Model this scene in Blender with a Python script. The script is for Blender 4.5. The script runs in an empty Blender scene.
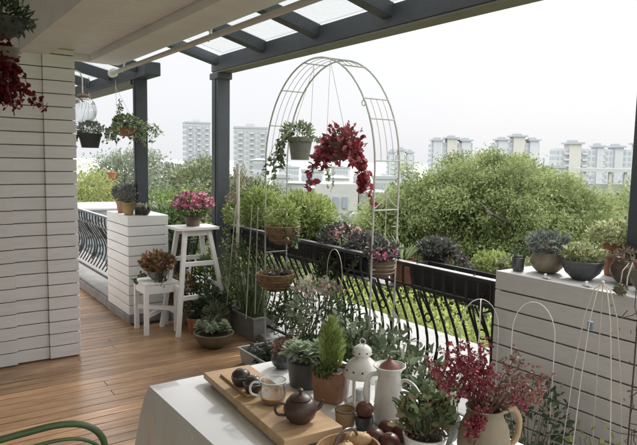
import bpy, math, random
import numpy as np
from math import sin, cos, pi, radians, sqrt
from mathutils import Vector, Matrix
random.seed(7); RNG = np.random.default_rng(7)
S = bpy.context.scene; C = S.collection
# ------------------------------------------------------------------ camera
FPX, YAW, PITCH, ROLL, EYE = 603.9, .6114, .1024, .0185, 1.6
cf = Vector((sin(YAW)*cos(PITCH), cos(YAW)*cos(PITCH), -sin(PITCH)))
cr = Vector((cos(YAW), -sin(YAW), 0)); cu = cr.cross(cf)
cr, cu = cr*cos(ROLL)+cu*sin(ROLL), -cr*sin(ROLL)+cu*cos(ROLL)
cam = bpy.data.cameras.new('camera'); co = bpy.data.objects.new('camera', cam); C.objects.link(co)
co.matrix_world = Matrix(((cr.x, cu.x, -cf.x, 0), (cr.y, cu.y, -cf.y, 0), (cr.z, cu.z, -cf.z, EYE), (0, 0, 0, 1)))
cam.lens = 36*FPX/637; cam.sensor_width = 36; cam.clip_start = .05; cam.clip_end = 6000
S.camera = co
def at(x, y, X=None, Y=None, Z=None, D=None):
    """where the line of sight through a photo pixel meets a real plane of the terrace (X, Y or Z) or a depth D"""
    q = cf*FPX + cr*(x-318.5) - cu*(y-222.5)
    if X is not None: t = X/q.x
    elif Y is not None: t = Y/q.y
    elif Z is not None: t = (Z-EYE)/q.z
    else: t = D/FPX
    return Vector((q.x*t, q.y*t, q.z*t+EYE))
# ------------------------------------------------------------------ materials
def ncol(c): return (c[0], c[1], c[2], 1)
class NT:
    def __init__(s, name):
        s.m = bpy.data.materials.new(name); s.m.use_nodes = True; s.t = s.m.node_tree; s.t.nodes.clear()
        s.out = s.n('ShaderNodeOutputMaterial')
    def n(s, typ, **kw):
        o = s.t.nodes.new(typ)
        for k, v in kw.items():
            if k in ('inp',):
                for kk, vv in v.items(): o.inputs[kk].default_value = vv
            else: setattr(o, k, v)
        return o
    def l(s, a, b): s.t.links.new(a, b)
    def ramp(s, fac, stops):
        r = s.n('ShaderNodeValToRGB'); e = r.color_ramp.elements
        while len(e) < len(stops): e.new(.5)
        for i, (p, c) in enumerate(stops): e[i].position = p; e[i].color = ncol(c)
        s.l(fac, r.inputs[0]); return r.outputs[0]
    def coord(s, which='Object', scale=(1, 1, 1)):
        tc = s.n('ShaderNodeTexCoord'); mp = s.n('ShaderNodeMapping'); mp.inputs['Scale'].default_value = scale
        s.l(tc.outputs[which], mp.inputs[0]); return mp.outputs[0]
    def noise(s, vec, scale, detail=4, rough=.55, dist=0):
        t = s.n('ShaderNodeTexNoise'); t.inputs['Scale'].default_value = scale; t.inputs['Detail'].default_value = detail
        t.inputs['Roughness'].default_value = rough; t.inputs['Distortion'].default_value = dist
        s.l(vec, t.inputs['Vector']); return t.outputs[0]
def shade(c, k): return tuple(min(1, max(0, v*k)) for v in c)
_M = {}
def mat(name, c, rough=.6, var=.18, scale=6, bump=.15, bscale=60, metal=0, coat=0, c2=None, stretch=(1, 1, 1), dirt=0, spec=.5, isl=0):
    """general painted / fired / woody surface: large blotches, fine grain bump, optional second colour"""
    if name in _M: return _M[name]
    N = NT(name); v = N.coord(scale=stretch)
    f = N.noise(v, scale, 5, .6)
    a, b = shade(c, 1-var), (c2 or shade(c, 1+var))
    col = N.ramp(f, [(.3, a), (.72, b)])
    if dirt:
        g = N.noise(v, scale*2.7, 6, .7); k = N.ramp(g, [(.45, (1, 1, 1)), (.75, (1-dirt,)*3)])
        mx = N.n('ShaderNodeMix', data_type='RGBA', blend_type='MULTIPLY'); mx.inputs[0].default_value = 1
        N.l(col, mx.inputs[6]); N.l(k, mx.inputs[7]); col = mx.outputs[2]
    if isl:
        gi = N.n('ShaderNodeNewGeometry'); k = N.ramp(gi.outputs['Random Per Island'], [(0, (1-isl,)*3), (1, (1,)*3)])
        mx = N.n('ShaderNodeMix', data_type='RGBA', blend_type='MULTIPLY'); mx.inputs[0].default_value = 1
        N.l(col, mx.inputs[6]); N.l(k, mx.inputs[7]); col = mx.outputs[2]
    p = N.n('ShaderNodeBsdfPrincipled'); N.l(col, p.inputs['Base Color'])
    rr = N.n('ShaderNodeMapRange'); rr.inputs['To Min'].default_value = max(.03, rough-.12); rr.inputs['To Max'].default_value = min(1, rough+.12)
    N.l(N.noise(v, scale*3, 3), rr.inputs[0]); N.l(rr.outputs[0], p.inputs['Roughness'])
    p.inputs['Metallic'].default_value = metal; p.inputs['Coat Weight'].default_value = coat; p.inputs['Specular IOR Level'].default_value = spec
    if bump:
        bn = N.n('ShaderNodeBump'); bn.inputs['Strength'].default_value = bump; bn.inputs['Distance'].default_value = .004
        N.l(N.noise(v, bscale, 4, .65), bn.inputs['Height']); N.l(bn.outputs[0], p.inputs['Normal'])
    N.l(p.outputs[0], N.out.inputs[0]); _M[name] = N.m; return N.m
def leafmat(name, cols, rough=.5, trans=.35, spec=.4, big=0):
    """leaf: each leaf picks its own tone from the ramp; thin, lets some light through"""
    if name in _M: return _M[name]
    N = NT(name); g = N.n('ShaderNodeNewGeometry')
    fac = g.outputs['Random Per Island']
    if big:
        v = N.coord(); nz = N.noise(v, big, 3, .6)
        mx = N.n('ShaderNodeMath', operation='MULTIPLY_ADD'); mx.inputs[1].default_value = .5; N.l(fac, mx.inputs[0])
        m2 = N.n('ShaderNodeMath', operation='MULTIPLY_ADD'); m2.inputs[1].default_value = 1.6; m2.inputs[2].default_value = -.55
        N.l(nz, m2.inputs[0]); N.l(m2.outputs[0], mx.inputs[2]); mx.use_clamp = True; fac = mx.outputs[0]
    n = len(cols); col = N.ramp(fac, [(i/(n-1) if n > 1 else 0, c) for i, c in enumerate(cols)])
    p = N.n('ShaderNodeBsdfPrincipled'); N.l(col, p.inputs['Base Color']); p.inputs['Roughness'].default_value = rough
    p.inputs['Specular IOR Level'].default_value = spec
    t = N.n('ShaderNodeBsdfTranslucent'); N.l(col, t.inputs[0])
    ms = N.n('ShaderNodeMixShader'); ms.inputs[0].default_value = trans
    N.l(p.outputs[0], ms.inputs[1]); N.l(t.outputs[0], ms.inputs[2]); N.l(ms.outputs[0], N.out.inputs[0])
    _M[name] = N.m; return N.m
# ------------------------------------------------------------------ mesh helpers
def frame(d):
    d = Vector(d).normalized(); a = Vector((0, 0, 1)) if abs(d.z) < .9 else Vector((1, 0, 0))
    u = d.cross(a).normalized(); return u, d.cross(u).normalized()
class MB:
    def __init__(s): s.v = []; s.f = []
    def raw(s, vs, fs):
        k = len(s.v); s.v += [tuple(p) for p in vs]; s.f += [tuple(i+k for i in f) for f in fs]; return s
    def box(s, c, d, rz=0, m=None):
        """box by centre and full size"""
        vs = []
        for x in (-.5, .5):
            for y in (-.5, .5):
                for z in (-.5, .5):
                    p = Vector((x*d[0], y*d[1], z*d[2]))
                    if rz: p = Matrix.Rotation(rz, 3, 'Z') @ p
                    if m is not None: p = m @ p
                    vs.append(p+Vector(c))
        return s.raw(vs, [(0, 1, 3, 2), (4, 6, 7, 5), (0, 4, 5, 1), (2, 3, 7, 6), (0, 2, 6, 4), (1, 5, 7, 3)])
    def bx(s, x0, x1, y0, y1, z0, z1): return s.box(((x0+x1)/2, (y0+y1)/2, (z0+z1)/2), (x1-x0, y1-y0, z1-z0))
    def tube(s, pts, r, n=8, closed=False, cap=True, flat=1):
        pts = [Vector(p) for p in pts]; k = len(pts); rs = r if hasattr(r, '__len__') else [r]*k
        vs = []; u = None
        for i, p in enumerate(pts):
            if closed: d = pts[(i+1) % k]-pts[i-1]
            else: d = pts[min(i+1, k-1)]-pts[max(i-1, 0)]
            if d.length < 1e-9: d = Vector((0, 0, 1))
            d.normalize()
            if u is None: u, w = frame(d)
            u = (u-d*u.dot(d)); u = u.normalized() if u.length > 1e-6 else frame(d)[0]
            w = d.cross(u)
            for j in range(n):
                a = 2*pi*j/n; vs.append(p+(u*cos(a)+w*sin(a)*flat)*rs[i])
        fs = []
        for i in range(k if closed else k-1):
            for j in range(n):
                a, b = i*n+j, i*n+(j+1) % n; i2 = (i+1) % k
                fs.append((a, b, i2*n+(j+1) % n, i2*n+j))
        if cap and not closed:
            fs.append(tuple(range(n))[::-1]); fs.append(tuple((k-1)*n+j for j in range(n)))
        return s.raw(vs, fs)
    def bar(s, a, b, w, h=None):
        """square bar from a to b"""
        a, b = Vector(a), Vector(b); h = h or w; d = (b-a).normalized()
        up = Vector((0, 0, 1)) if abs(d.z) < .95 else Vector((0, 1, 0))
        u = d.cross(up).normalized(); v = u.cross(d).normalized(); vs = []
        for p in (a, b):
            for x, y in ((-1, -1), (1, -1), (1, 1), (-1, 1)): vs.append(p+u*x*w/2+v*y*h/2)
        return s.raw(vs, [(3, 2, 1, 0), (4, 5, 6, 7), (0, 1, 5, 4), (1, 2, 6, 5), (2, 3, 7, 6), (3, 0, 4, 7)])
    def lathe(s, prof, n=28, c=(0, 0, 0), sx=1, sy=1, wob=0, ribs=0, ribd=0, square=0):
        vs = []; k = len(prof); c = Vector(c)
        for r, z in prof:
            for j in range(n):
                a = 2*pi*j/n; q = r*(1+ribd*cos(ribs*a))+wob*sin(3*a+z*20)*.5
                if square:
                    m = max(abs(cos(a)), abs(sin(a))); q *= (1-square)+square/m
                vs.append(c+Vector((q*cos(a)*sx, q*sin(a)*sy, z)))
        fs = [(i*n+j, i*n+(j+1) % n, (i+1)*n+(j+1) % n, (i+1)*n+j) for i in range(k-1) for j in range(n)]
        if prof[0][0] > 1e-5: fs.append(tuple(range(n))[::-1])
        if prof[-1][0] > 1e-5: fs.append(tuple((k-1)*n+j for j in range(n)))
        return s.raw(vs, fs)
    def sphere(s, c, r, n=14, m=9, sq=(1, 1, 1)):
        c = Vector(c); vs = [c+Vector((0, 0, -r*sq[2]))]
        for i in range(1, m):
            t = pi*i/m
            for j in range(n):
                a = 2*pi*j/n; vs.append(c+Vector((r*sin(t)*cos(a)*sq[0], r*sin(t)*sin(a)*sq[1], -r*cos(t)*sq[2])))
        vs.append(c+Vector((0, 0, r*sq[2]))); fs = []
        for j in range(n):
            fs.append((0, 1+(j+1) % n, 1+j)); e = 1+(m-2)*n; fs.append((e+j, e+(j+1) % n, len(vs)-1))
        for i in range(m-2):
            for j in range(n): a = 1+i*n; fs.append((a+j, a+(j+1) % n, a+n+(j+1) % n, a+n+j))
        return s.raw(vs, fs)
    def torus(s, c, R, r, n=28, m=8, axis='Z', a0=0, a1=2*pi, sy=1):
        full = abs(a1-a0-2*pi) < 1e-6; pts = []; k = n if full else n+1
        for i in range(k):
            a = a0+(a1-a0)*i/n; x, y = R*cos(a), R*sin(a)*sy
            pts.append(Vector(c)+Vector({'Z': (x, y, 0), 'X': (0, x, y), 'Y': (x, 0, y)}[axis]))
        return s.tube(pts, r, m, closed=full)
    def build(s, name, m, parent=None, loc=(0, 0, 0), smooth=True, bev=0, ang=40, seg=2):
        me = bpy.data.meshes.new(name); me.from_pydata(s.v, [], s.f); me.validate(); me.update()
        if smooth:
            me.polygons.foreach_set('use_smooth', [True]*len(me.polygons)); me.set_sharp_from_angle(angle=radians(ang))
        o = bpy.data.objects.new(name, me); C.objects.link(o); me.materials.append(m); o.parent = parent; o.location = loc
        if bev:
            b = o.modifiers.new('bevel', 'BEVEL'); b.width = bev; b.segments = seg; b.limit_method = 'ANGLE'; b.angle_limit = radians(40)
        return o
def smooth(pts, k=5):
    """Catmull-Rom through the points"""
    P = [Vector(p) for p in pts]; P = [P[0]*2-P[1]]+P+[P[-1]*2-P[-2]]; out = []
    for i in range(1, len(P)-2):
        for j in range(k):
            t = j/k; a, b, c, d = P[i-1:i+3]
            out.append(.5*((2*b)+(c-a)*t+(2*a-5*b+4*c-d)*t*t+(3*b-a-3*c+d)*t**3))
    out.append(P[-2]); return out
def nrm(a): return a/np.maximum(1e-9, np.linalg.norm(a, axis=-1, keepdims=True))
TEMPL = {
    'leaf': ([(0, 0, 0), (.3, .42, .1), (.7, .36, .08), (1, 0, -.1), (.7, -.36, .08), (.3, -.42, .1), (.5, 0, -.02)],
             [(0, 6, 2, 1), (6, 3, 2), (0, 5, 4, 6), (6, 4, 3)]),
    'dia': ([(0, 0, 0), (.45, .5, 0), (1, 0, 0), (.45, -.5, 0)], [(0, 1, 2, 3)]),
    'round': ([(0, 0, 0), (.15, .35, .05), (.5, .5, .08), (.88, .33, .05), (1, 0, 0), (.88, -.33, .05), (.5, -.5, .08), (.15, -.35, .05)],
              [(0, 1, 2, 3, 4), (0, 4, 5, 6, 7)]),
    'fat': ([(0, 0, 0), (.5, .4, .12), (1, 0, .1), (.5, -.4, .12), (.5, 0, -.16)], [(0, 4, 2, 1), (0, 3, 2, 4), (0, 1, 2, 3)]),
    'ivy': ([(0, 0, 0), (.1, .5, .03), (.45, .3, 0), (.6, .45, .03), (1, 0, -.06), (.6, -.45, .03), (.45, -.3, 0), (.1, -.5, .03)],
            [(0, 1, 2), (0, 2, 3, 4), (0, 4, 5, 6), (0, 6, 7)]),
}
class LB:
    """a mass of separate leaves held as arrays"""
    def __init__(s): s.V = []; s.F = []; s.k = 0
    def add(s, P, D, L, W, t='leaf', up=None):
        P = np.atleast_2d(np.array(P, float)); n = len(P); D = nrm(np.atleast_2d(np.array(D, float)))
        if len(D) == 1 and n > 1: D = np.repeat(D, n, 0)
        A = RNG.normal(size=(n, 3)) if up is None else np.array(up, float)+RNG.normal(size=(n, 3))*.25
        sd = nrm(np.cross(A, D)); nn = np.cross(D, sd)
        L = np.broadcast_to(np.array(L, float), (n,)); W = np.broadcast_to(np.array(W, float), (n,))
        tv, tf = TEMPL[t]; tv = np.array(tv)
        V = P[:, None]+D[:, None]*(tv[None, :, 0:1]*L[:, None, None])+sd[:, None]*(tv[None, :, 1:2]*W[:, None, None])+nn[:, None]*(tv[None, :, 2:3]*L[:, None, None])
        s.V.append(V.reshape(-1, 3)); m = len(tv)
        off = s.k+np.arange(n)*m
        for f in tf: s.F.append((off[:, None]+np.array(f)[None]))
        s.k += n*m; return s
    def blades(s, P, D, L, W, droop=.5, seg=4):
        P = np.atleast_2d(np.array(P, float)); n = len(P); D = nrm(np.atleast_2d(np.array(D, float)))
        sd = nrm(np.cross(D, [0, 0, 1.])+RNG.normal(size=(n, 3))*.05)
        L = np.broadcast_to(np.array(L, float), (n,)); W = np.broadcast_to(np.array(W, float), (n,)); droop = np.broadcast_to(np.array(droop, float), (n,))
        rows = []
        for i in range(seg+1):
            t = i/seg; w = W*(1-t)**.7*(.6+.8*t if t < .5 else 1)
            c = P+D*(L*t)[:, None]; c = c-np.array([0, 0, 1.])*(droop*L*t*t)[:, None]
            rows += [c-sd*(w/2)[:, None], c+sd*(w/2)[:, None]]
        V = np.stack(rows, 1); m = 2*(seg+1); s.V.append(V.reshape(-1, 3)); off = s.k+np.arange(n)*m
        for i in range(seg): s.F.append(off[:, None]+np.array([2*i, 2*i+1, 2*i+3, 2*i+2])[None])
        s.k += n*m; return s
    def build(s, name, m, parent=None, smooth=False):
        V = np.concatenate(s.V); me = bpy.data.meshes.new(name)
        me.vertices.add(len(V)); me.vertices.foreach_set('co', V.ravel())
        lens = np.concatenate([np.full(len(f), f.shape[1]) for f in s.F]); idx = np.concatenate([f.ravel() for f in s.F])
        me.loops.add(len(idx)); me.loops.foreach_set('vertex_index', idx.astype(np.int32))
        me.polygons.add(len(lens)); st = np.concatenate([[0], np.cumsum(lens)[:-1]])
        me.polygons.foreach_set('loop_start', st.astype(np.int32)); me.polygons.foreach_set('loop_total', lens.astype(np.int32))
        me.update(calc_edges=True)
        o = bpy.data.objects.new(name, me); C.objects.link(o); me.materials.append(m); o.parent = parent
        return o
def ball(n, c, R, shell=.6, up=0):
    """points in an ellipsoid, pushed towards its surface"""
    d = nrm(RNG.normal(size=(n, 3)));
    if up: d[:, 2] = np.abs(d[:, 2])*up+d[:, 2]*(1-up)
    r = RNG.random(n)**(1/3); r = r*(1-shell)+shell*np.maximum(r, .75)
    return np.array(c)+d*r[:, None]*np.array(R), d
def bush(lb, c, R, n, L, W, t='leaf', lift=.4, clump=0, up=0, shell=.6, jit=.6):
    if clump:
        cc, cd = ball(clump, c, np.array(R)*.85, shell, up); k = RNG.integers(0, clump, n)
        P = cc[k]+RNG.normal(size=(n, 3))*np.array(R)*(.55/clump**.33); d = nrm(cd[k]+RNG.normal(size=(n, 3))*.5)
    else: P, d = ball(n, c, R, shell, up)
    D = d+RNG.normal(size=(n, 3))*jit+np.array([0, 0, lift])
    lb.add(P, D, L*(.65+.6*RNG.random(n)), W*(.65+.6*RNG.random(n)), t); return P
def rosette(lb, c, r, layers=4, n=9, W=.3, tilt=0):
    c = np.array(c, float)
    for i in range(layers):
        a = np.arange(n)*2*pi/n+i*1.3; e = .12+.85*i/max(1, layers-1)
        D = np.stack([np.cos(a)*cos(e), np.sin(a)*cos(e), np.full(n, sin(e))], 1)+RNG.normal(size=(n, 3))*.08
        L = r*(1-.55*i/layers); lb.add(np.repeat(c[None]+[0, 0, .01*i*r/.04], n, 0), D, L*(.9+.2*RNG.random(n)), L*W*2.6, 'leaf', up=(0, 0, 1))
def vine(lb, mb, p, d, length, n, L, W, t='ivy', fall=1., wig=.25, r=.0015, start=0):
    """one hanging stem with leaves along it"""
    p = Vector(p); d = Vector(d).normalized(); pts = [p.copy()]; st = length/10
    for i in range(10):
        d = (d+Vector((random.gauss(0, wig), random.gauss(0, wig), -fall*.6+random.gauss(0, wig*.5)))*.75).normalized()
        p = p+d*st; pts.append(p.copy())
    if mb is not None: mb.tube(pts, r, 4, cap=False)
    q = np.array([tuple(x) for x in pts]); u = (start+(1-start)*RNG.random(n))*9.999; i = u.astype(int); f = (u-i)[:, None]
    P = q[i]*(1-f)+q[i+1]*f; D = RNG.normal(size=(n, 3))+np.array([0, 0, -.5]); P = P+nrm(D)*.006
    lb.add(P, D, L*(.6+.7*RNG.random(n)), W*(.6+.7*RNG.random(n)), t); return pts
# ------------------------------------------------------------------ objects
def tag(o, label=None, cat=None, group=None, kind=None):
    if label: o['label'] = label
    if cat: o['category'] = cat
    if group: o['group'] = group
    if kind: o['kind'] = kind
    return o
def thing(name, label, cat, loc=(0, 0, 0), rz=0, group=None):
    o = bpy.data.objects.new(name, None); C.objects.link(o); o.location = loc; o.rotation_euler = (0, 0, rz)
    o.empty_display_size = .1
    return tag(o, label, cat, group)
def struct(name, mb, m, **kw): return tag(mb.build(name, m, **kw), kind='structure')
def dup(root, loc, rz=0, label=None, group=None, sc=None):
    r = root.copy(); C.objects.link(r); r.location = loc; r.rotation_euler = (0, 0, rz)
    if sc: r.scale = (sc,)*3
    if label: r['label'] = label
    if group: r['group'] = group
    for ch in list(root.children):
        c = ch.copy(); C.objects.link(c); c.parent = r
        for g in list(ch.children):
            d = g.copy(); C.objects.link(d); d.parent = c
    return r
def arc(n, f): return [f(i/n) for i in range(n+1)]
# ================================================================== light and sky
w = bpy.data.worlds.new('World'); S.world = w; w.use_nodes = True; nt = w.node_tree; nt.nodes.clear()
SUN_EL, SUN_AZ = radians(38), radians(66)      # high veiled sun outside the railing
sk = nt.nodes.new('ShaderNodeTexSky'); sk.sky_type = 'NISHITA'; sk.sun_disc = False
sk.sun_elevation = SUN_EL; sk.sun_rotation = SUN_AZ; sk.air_density = 1; sk.dust_density = 4
b1 = nt.nodes.new('ShaderNodeBackground'); b1.inputs[1].default_value = .01; nt.links.new(sk.outputs[0], b1.inputs[0])
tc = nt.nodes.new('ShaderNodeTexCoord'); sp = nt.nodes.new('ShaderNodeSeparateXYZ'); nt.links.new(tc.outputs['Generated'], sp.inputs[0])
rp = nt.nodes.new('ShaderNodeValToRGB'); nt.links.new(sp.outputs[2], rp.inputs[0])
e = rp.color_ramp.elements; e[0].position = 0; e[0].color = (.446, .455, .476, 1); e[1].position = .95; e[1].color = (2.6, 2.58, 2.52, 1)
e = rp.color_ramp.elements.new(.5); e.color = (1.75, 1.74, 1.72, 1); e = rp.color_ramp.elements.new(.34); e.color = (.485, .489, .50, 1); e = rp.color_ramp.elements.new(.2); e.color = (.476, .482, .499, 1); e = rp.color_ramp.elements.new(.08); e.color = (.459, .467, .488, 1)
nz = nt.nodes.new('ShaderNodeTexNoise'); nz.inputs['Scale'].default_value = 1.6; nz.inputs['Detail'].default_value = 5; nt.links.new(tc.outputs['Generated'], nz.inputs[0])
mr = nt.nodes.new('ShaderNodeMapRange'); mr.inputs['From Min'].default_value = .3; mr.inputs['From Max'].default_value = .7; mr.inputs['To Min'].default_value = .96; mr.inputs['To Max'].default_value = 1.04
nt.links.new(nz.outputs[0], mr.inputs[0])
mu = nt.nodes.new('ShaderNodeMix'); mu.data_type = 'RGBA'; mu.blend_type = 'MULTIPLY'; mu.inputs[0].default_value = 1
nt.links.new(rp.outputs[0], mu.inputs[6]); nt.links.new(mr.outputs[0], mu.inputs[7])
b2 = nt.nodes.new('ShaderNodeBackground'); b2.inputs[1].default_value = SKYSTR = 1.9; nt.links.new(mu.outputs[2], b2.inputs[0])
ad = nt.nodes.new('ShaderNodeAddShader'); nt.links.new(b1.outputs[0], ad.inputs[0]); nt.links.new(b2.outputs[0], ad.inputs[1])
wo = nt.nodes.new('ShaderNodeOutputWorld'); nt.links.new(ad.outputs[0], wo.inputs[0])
sl = bpy.data.lights.new('sun', 'SUN'); sl.energy = 2.8; sl.angle = radians(7); sl.color = (1, .96, .9)
so = bpy.data.objects.new('sun', sl); C.objects.link(so)
sd = Vector((sin(SUN_AZ)*cos(SUN_EL), cos(SUN_AZ)*cos(SUN_EL), sin(SUN_EL))); so.rotation_euler = (-sd).to_track_quat('-Z', 'Y').to_euler()
S.view_settings.view_transform = 'Standard'; S.view_settings.look = 'None'; S.view_settings.exposure = 0
S.cycles.use_denoising = True
S.cycles.max_bounces = 8; S.cycles.transparent_max_bounces = 12
# ================================================================== materials of the setting
M_clad = mat('painted_boards', (.79, .78, .79), .5, .04, 2.5, .25, 90, stretch=(1, 1, 6), dirt=.10, isl=.06)
M_cladw = mat('white_boards', (.80, .80, .795), .45, .03, 3, .2, 90, stretch=(1, 1, 6), dirt=.08, isl=.06)
M_cladg = mat('grey_boards', (.52, .505, .49), .55, .04, 3, .25, 90, stretch=(1, 1, 6), dirt=.12, isl=.07)
M_gap = mat('board_gap', (.17, .165, .16), .9, .1)
M_ceil = mat('ceiling_paint', (.80, .795, .80), .6, .05, 2, .1, dirt=.08)
M_ceilboard = mat('ceiling_boards', (.82, .81, .81), .45, .05, 2, .1, dirt=.08)
M_steel = mat('charcoal_steel', (.052, .06, .07), .5, .15, 4, .15, 120, dirt=.2)
M_olive = mat('gutter_strip', (.15, .145, .115), .6, .1, 4)
M_white = mat('white_paint', (.80, .80, .79), .4, .04, 8, .15, 50, dirt=.08)
M_black = mat('black_iron', (.02, .02, .022), .45, .2, 20, .2, 200)
M_conc = mat('grey_kerb', (.27, .265, .26), .85, .15, 4, .5, 60, dirt=.3)
M_slab = mat('pale_slab', (.25, .25, .245), .8, .12, 2, .3, 40, dirt=.3, isl=.08)
# deck boards: each board its own tone, long grain, worn varnish
N = NT('deck_wood'); tcn = N.n('ShaderNodeTexCoord'); sx = N.n('ShaderNodeSeparateXYZ'); N.l(tcn.outputs['Object'], sx.inputs[0])
dv = N.n('ShaderNodeMath', operation='DIVIDE'); dv.inputs[1].default_value = .1; N.l(sx.outputs[1], dv.inputs[0])
fl = N.n('ShaderNodeMath', operation='FLOOR'); N.l(dv.outputs[0], fl.inputs[0])
ml = N.n('ShaderNodeMath', operation='MULTIPLY'); ml.inputs[1].default_value = 7.31; N.l(fl.outputs[0], ml.inputs[0])
wn = N.n('ShaderNodeTexWhiteNoise', noise_dimensions='1D'); N.l(fl.outputs[0], wn.inputs['W'])
cb = N.n('ShaderNodeCombineXYZ'); xs = N.n('ShaderNodeMath', operation='MULTIPLY'); xs.inputs[1].default_value = .9; N.l(sx.outputs[0], xs.inputs[0])
xa = N.n('ShaderNodeMath', operation='ADD'); N.l(xs.outputs[0], xa.inputs[0]); N.l(ml.outputs[0], xa.inputs[1]); N.l(xa.outputs[0], cb.inputs[0])
ys = N.n('ShaderNodeMath', operation='MULTIPLY'); ys.inputs[1].default_value = 14; N.l(sx.outputs[1], ys.inputs[0]); N.l(ys.outputs[0], cb.inputs[1])
gr = N.noise(cb.outputs[0], 3.2, 7, .62, .6)
col = N.ramp(gr, [(.25, (.19, .10, .05)), (.5, (.37, .22, .12)), (.75, (.52, .34, .19))])
tone = N.n('ShaderNodeMapRange'); tone.inputs['To Min'].default_value = .72; tone.inputs['To Max'].default_value = 1.22; N.l(wn.outputs[0], tone.inputs[0])
mx = N.n('ShaderNodeMix', data_type='RGBA', blend_type='MULTIPLY'); mx.inputs[0].default_value = 1; N.l(col, mx.inputs[6]); N.l(tone.outputs[0], mx.inputs[7])
st = N.ramp(N.noise(tcn.outputs['Object'], 1.3, 5, .65), [(.4, (1, 1, 1)), (.72, (.68, .66, .64))])
mx2 = N.n('ShaderNodeMix', data_type='RGBA', blend_type='MULTIPLY'); mx2.inputs[0].default_value = 1; N.l(mx.outputs[2], mx2.inputs[6]); N.l(st, mx2.inputs[7])
p = N.n('ShaderNodeBsdfPrincipled'); N.l(mx2.outputs[2], p.inputs['Base Color'])
rr = N.n('ShaderNodeMapRange'); rr.inputs['To Min'].default_value = .14; rr.inputs['To Max'].default_value = .32; N.l(gr, rr.inputs[0]); N.l(rr.outputs[0], p.inputs['Roughness'])
bn = N.n('ShaderNodeBump'); bn.inputs['Strength'].default_value = .25; bn.inputs['Distance'].default_value = .003; N.l(gr, bn.inputs['Height']); N.l(bn.outputs[0], p.inputs['Normal'])
N.l(p.outputs[0], N.out.inputs[0]); M_deck = N.m
# ================================================================== deck, slab, ground
mb = MB()
for k in range(-22, 125):
    y = k*.1; x1 = 2.6 if y < 5.6 else 1.8
    xa_ = -2.2
    while xa_ < x1-.01:          # boards butt end to end at uneven lengths
        xb_ = min(x1, xa_+random.uniform(1.6, 2.6))
        if x1-xb_ < .3: xb_ = x1
        mb.box(((xa_+xb_)/2, y+.05, -.012+random.uniform(-.0008, .0008)), (xb_-xa_-.002, .0945, .024)); xa_ = xb_
struct('deck_floor', mb, M_deck, bev=.003)
struct('deck_underlay', MB().bx(-2.3, 2.62, -2.3, 12.6, -.25, -.028), M_gap)
mb = MB(); y = -2.0
while y < 7.1:
    mb.bx(2.62, 3.44, y, y+.893, -.30, -.035); mb.bx(3.448, 4.28, y+.0, y+.893, -.30, -.035); y += .9
struct('roof_ledge', mb, M_slab, bev=.004)
struct('side_ledge', MB().bx(1.82, 2.618, 5.72, 7.1, -.30, -.012), M_conc)
struct('building_block', MB().bx(-6, 4.2, -2.4, 7.1, -12.0, -.31), M_conc)
struct('building_block', MB().bx(-6, 1.9, 7.1, 13, -12.0, -.31), M_conc)
# kerbs
mb = MB().bx(1.785, 1.98, 6.395, 12.5, 0, .10); kerb1 = struct('kerb', mb, M_conc, bev=.008)
struct('kerb_cap', MB().bx(1.80, 2.02, 6.395, 12.5, .102, .125), M_slab, bev=.004)
struct('kerb', MB().bx(2.56, 2.74, -.6, 5.66, -.028, .07), M_slab, bev=.008)
struct('kerb', MB().bx(2.2, 2.56, 5.60, 5.75, -.028, .07), M_slab, bev=.008)
# ================================================================== house wall with boards
def boards(mb, x0, x1, y, z0, z1, pitch=.098, gap=.0065, t=.02, axis='x'):
    z = z0
    while z < z1-.02:
        t1 = min(z+pitch-gap, z1)
        if axis == 'x': mb.bx(x0, x1, y, y+t, z, t1)
        else: mb.bx(y-t, y, x0, x1, z, t1)
        z += pitch
house = thing('house_wall', 'white horizontal boarded house wall with corner column and ceiling', 'wall', (0, 4.9, 0))
def hp(mb, name, m, **kw):
    o = mb.build(name, m, house, loc=(0, -4.9, 0), **kw); return o
mb = MB(); boards(mb, -2.2, .705, 4.95, .012, 3.0); hp(mb, 'cladding', M_clad, bev=.003)
mb = MB(); boards(mb, .7055, .9345, 4.98, .012, 3.0); hp(mb, 'cladding', M_clad, bev=.003)
hp(MB().bx(-2.2, 1.143, 5.025, 5.215, 0, 2.35), 'wall_core', M_gap)
hp(MB().bx(-2.2, .94, 5.025, 5.215, 2.3505, 3.0), 'wall_core', M_gap)
hp(MB().bx(-2.2, .70, 4.972, 5.02, 0, 3.0), 'wall_core', M_gap)
mb = MB(); boards(mb, .935, 1.165, 4.962, .012, 2.402); hp(mb, 'column', M_clad, bev=.003)
hp(MB().bx(.94, 1.143, 4.984, 5.024, 0, 2.352), 'column_core', M_gap)
mb = MB(); boards(mb, 4.984, 5.218, 1.165, .012, 2.402, axis='y'); hp(mb, 'column', M_clad, bev=.003)
mb = MB(); boards(mb, 5.222, 12.5, 1.10, .012, 2.75, axis='y'); hp(mb, 'cladding', M_clad, bev=.003)
hp(MB().bx(.95, 1.078, 5.222, 12.5, 0, 2.75), 'wall_core', M_gap)
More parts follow.
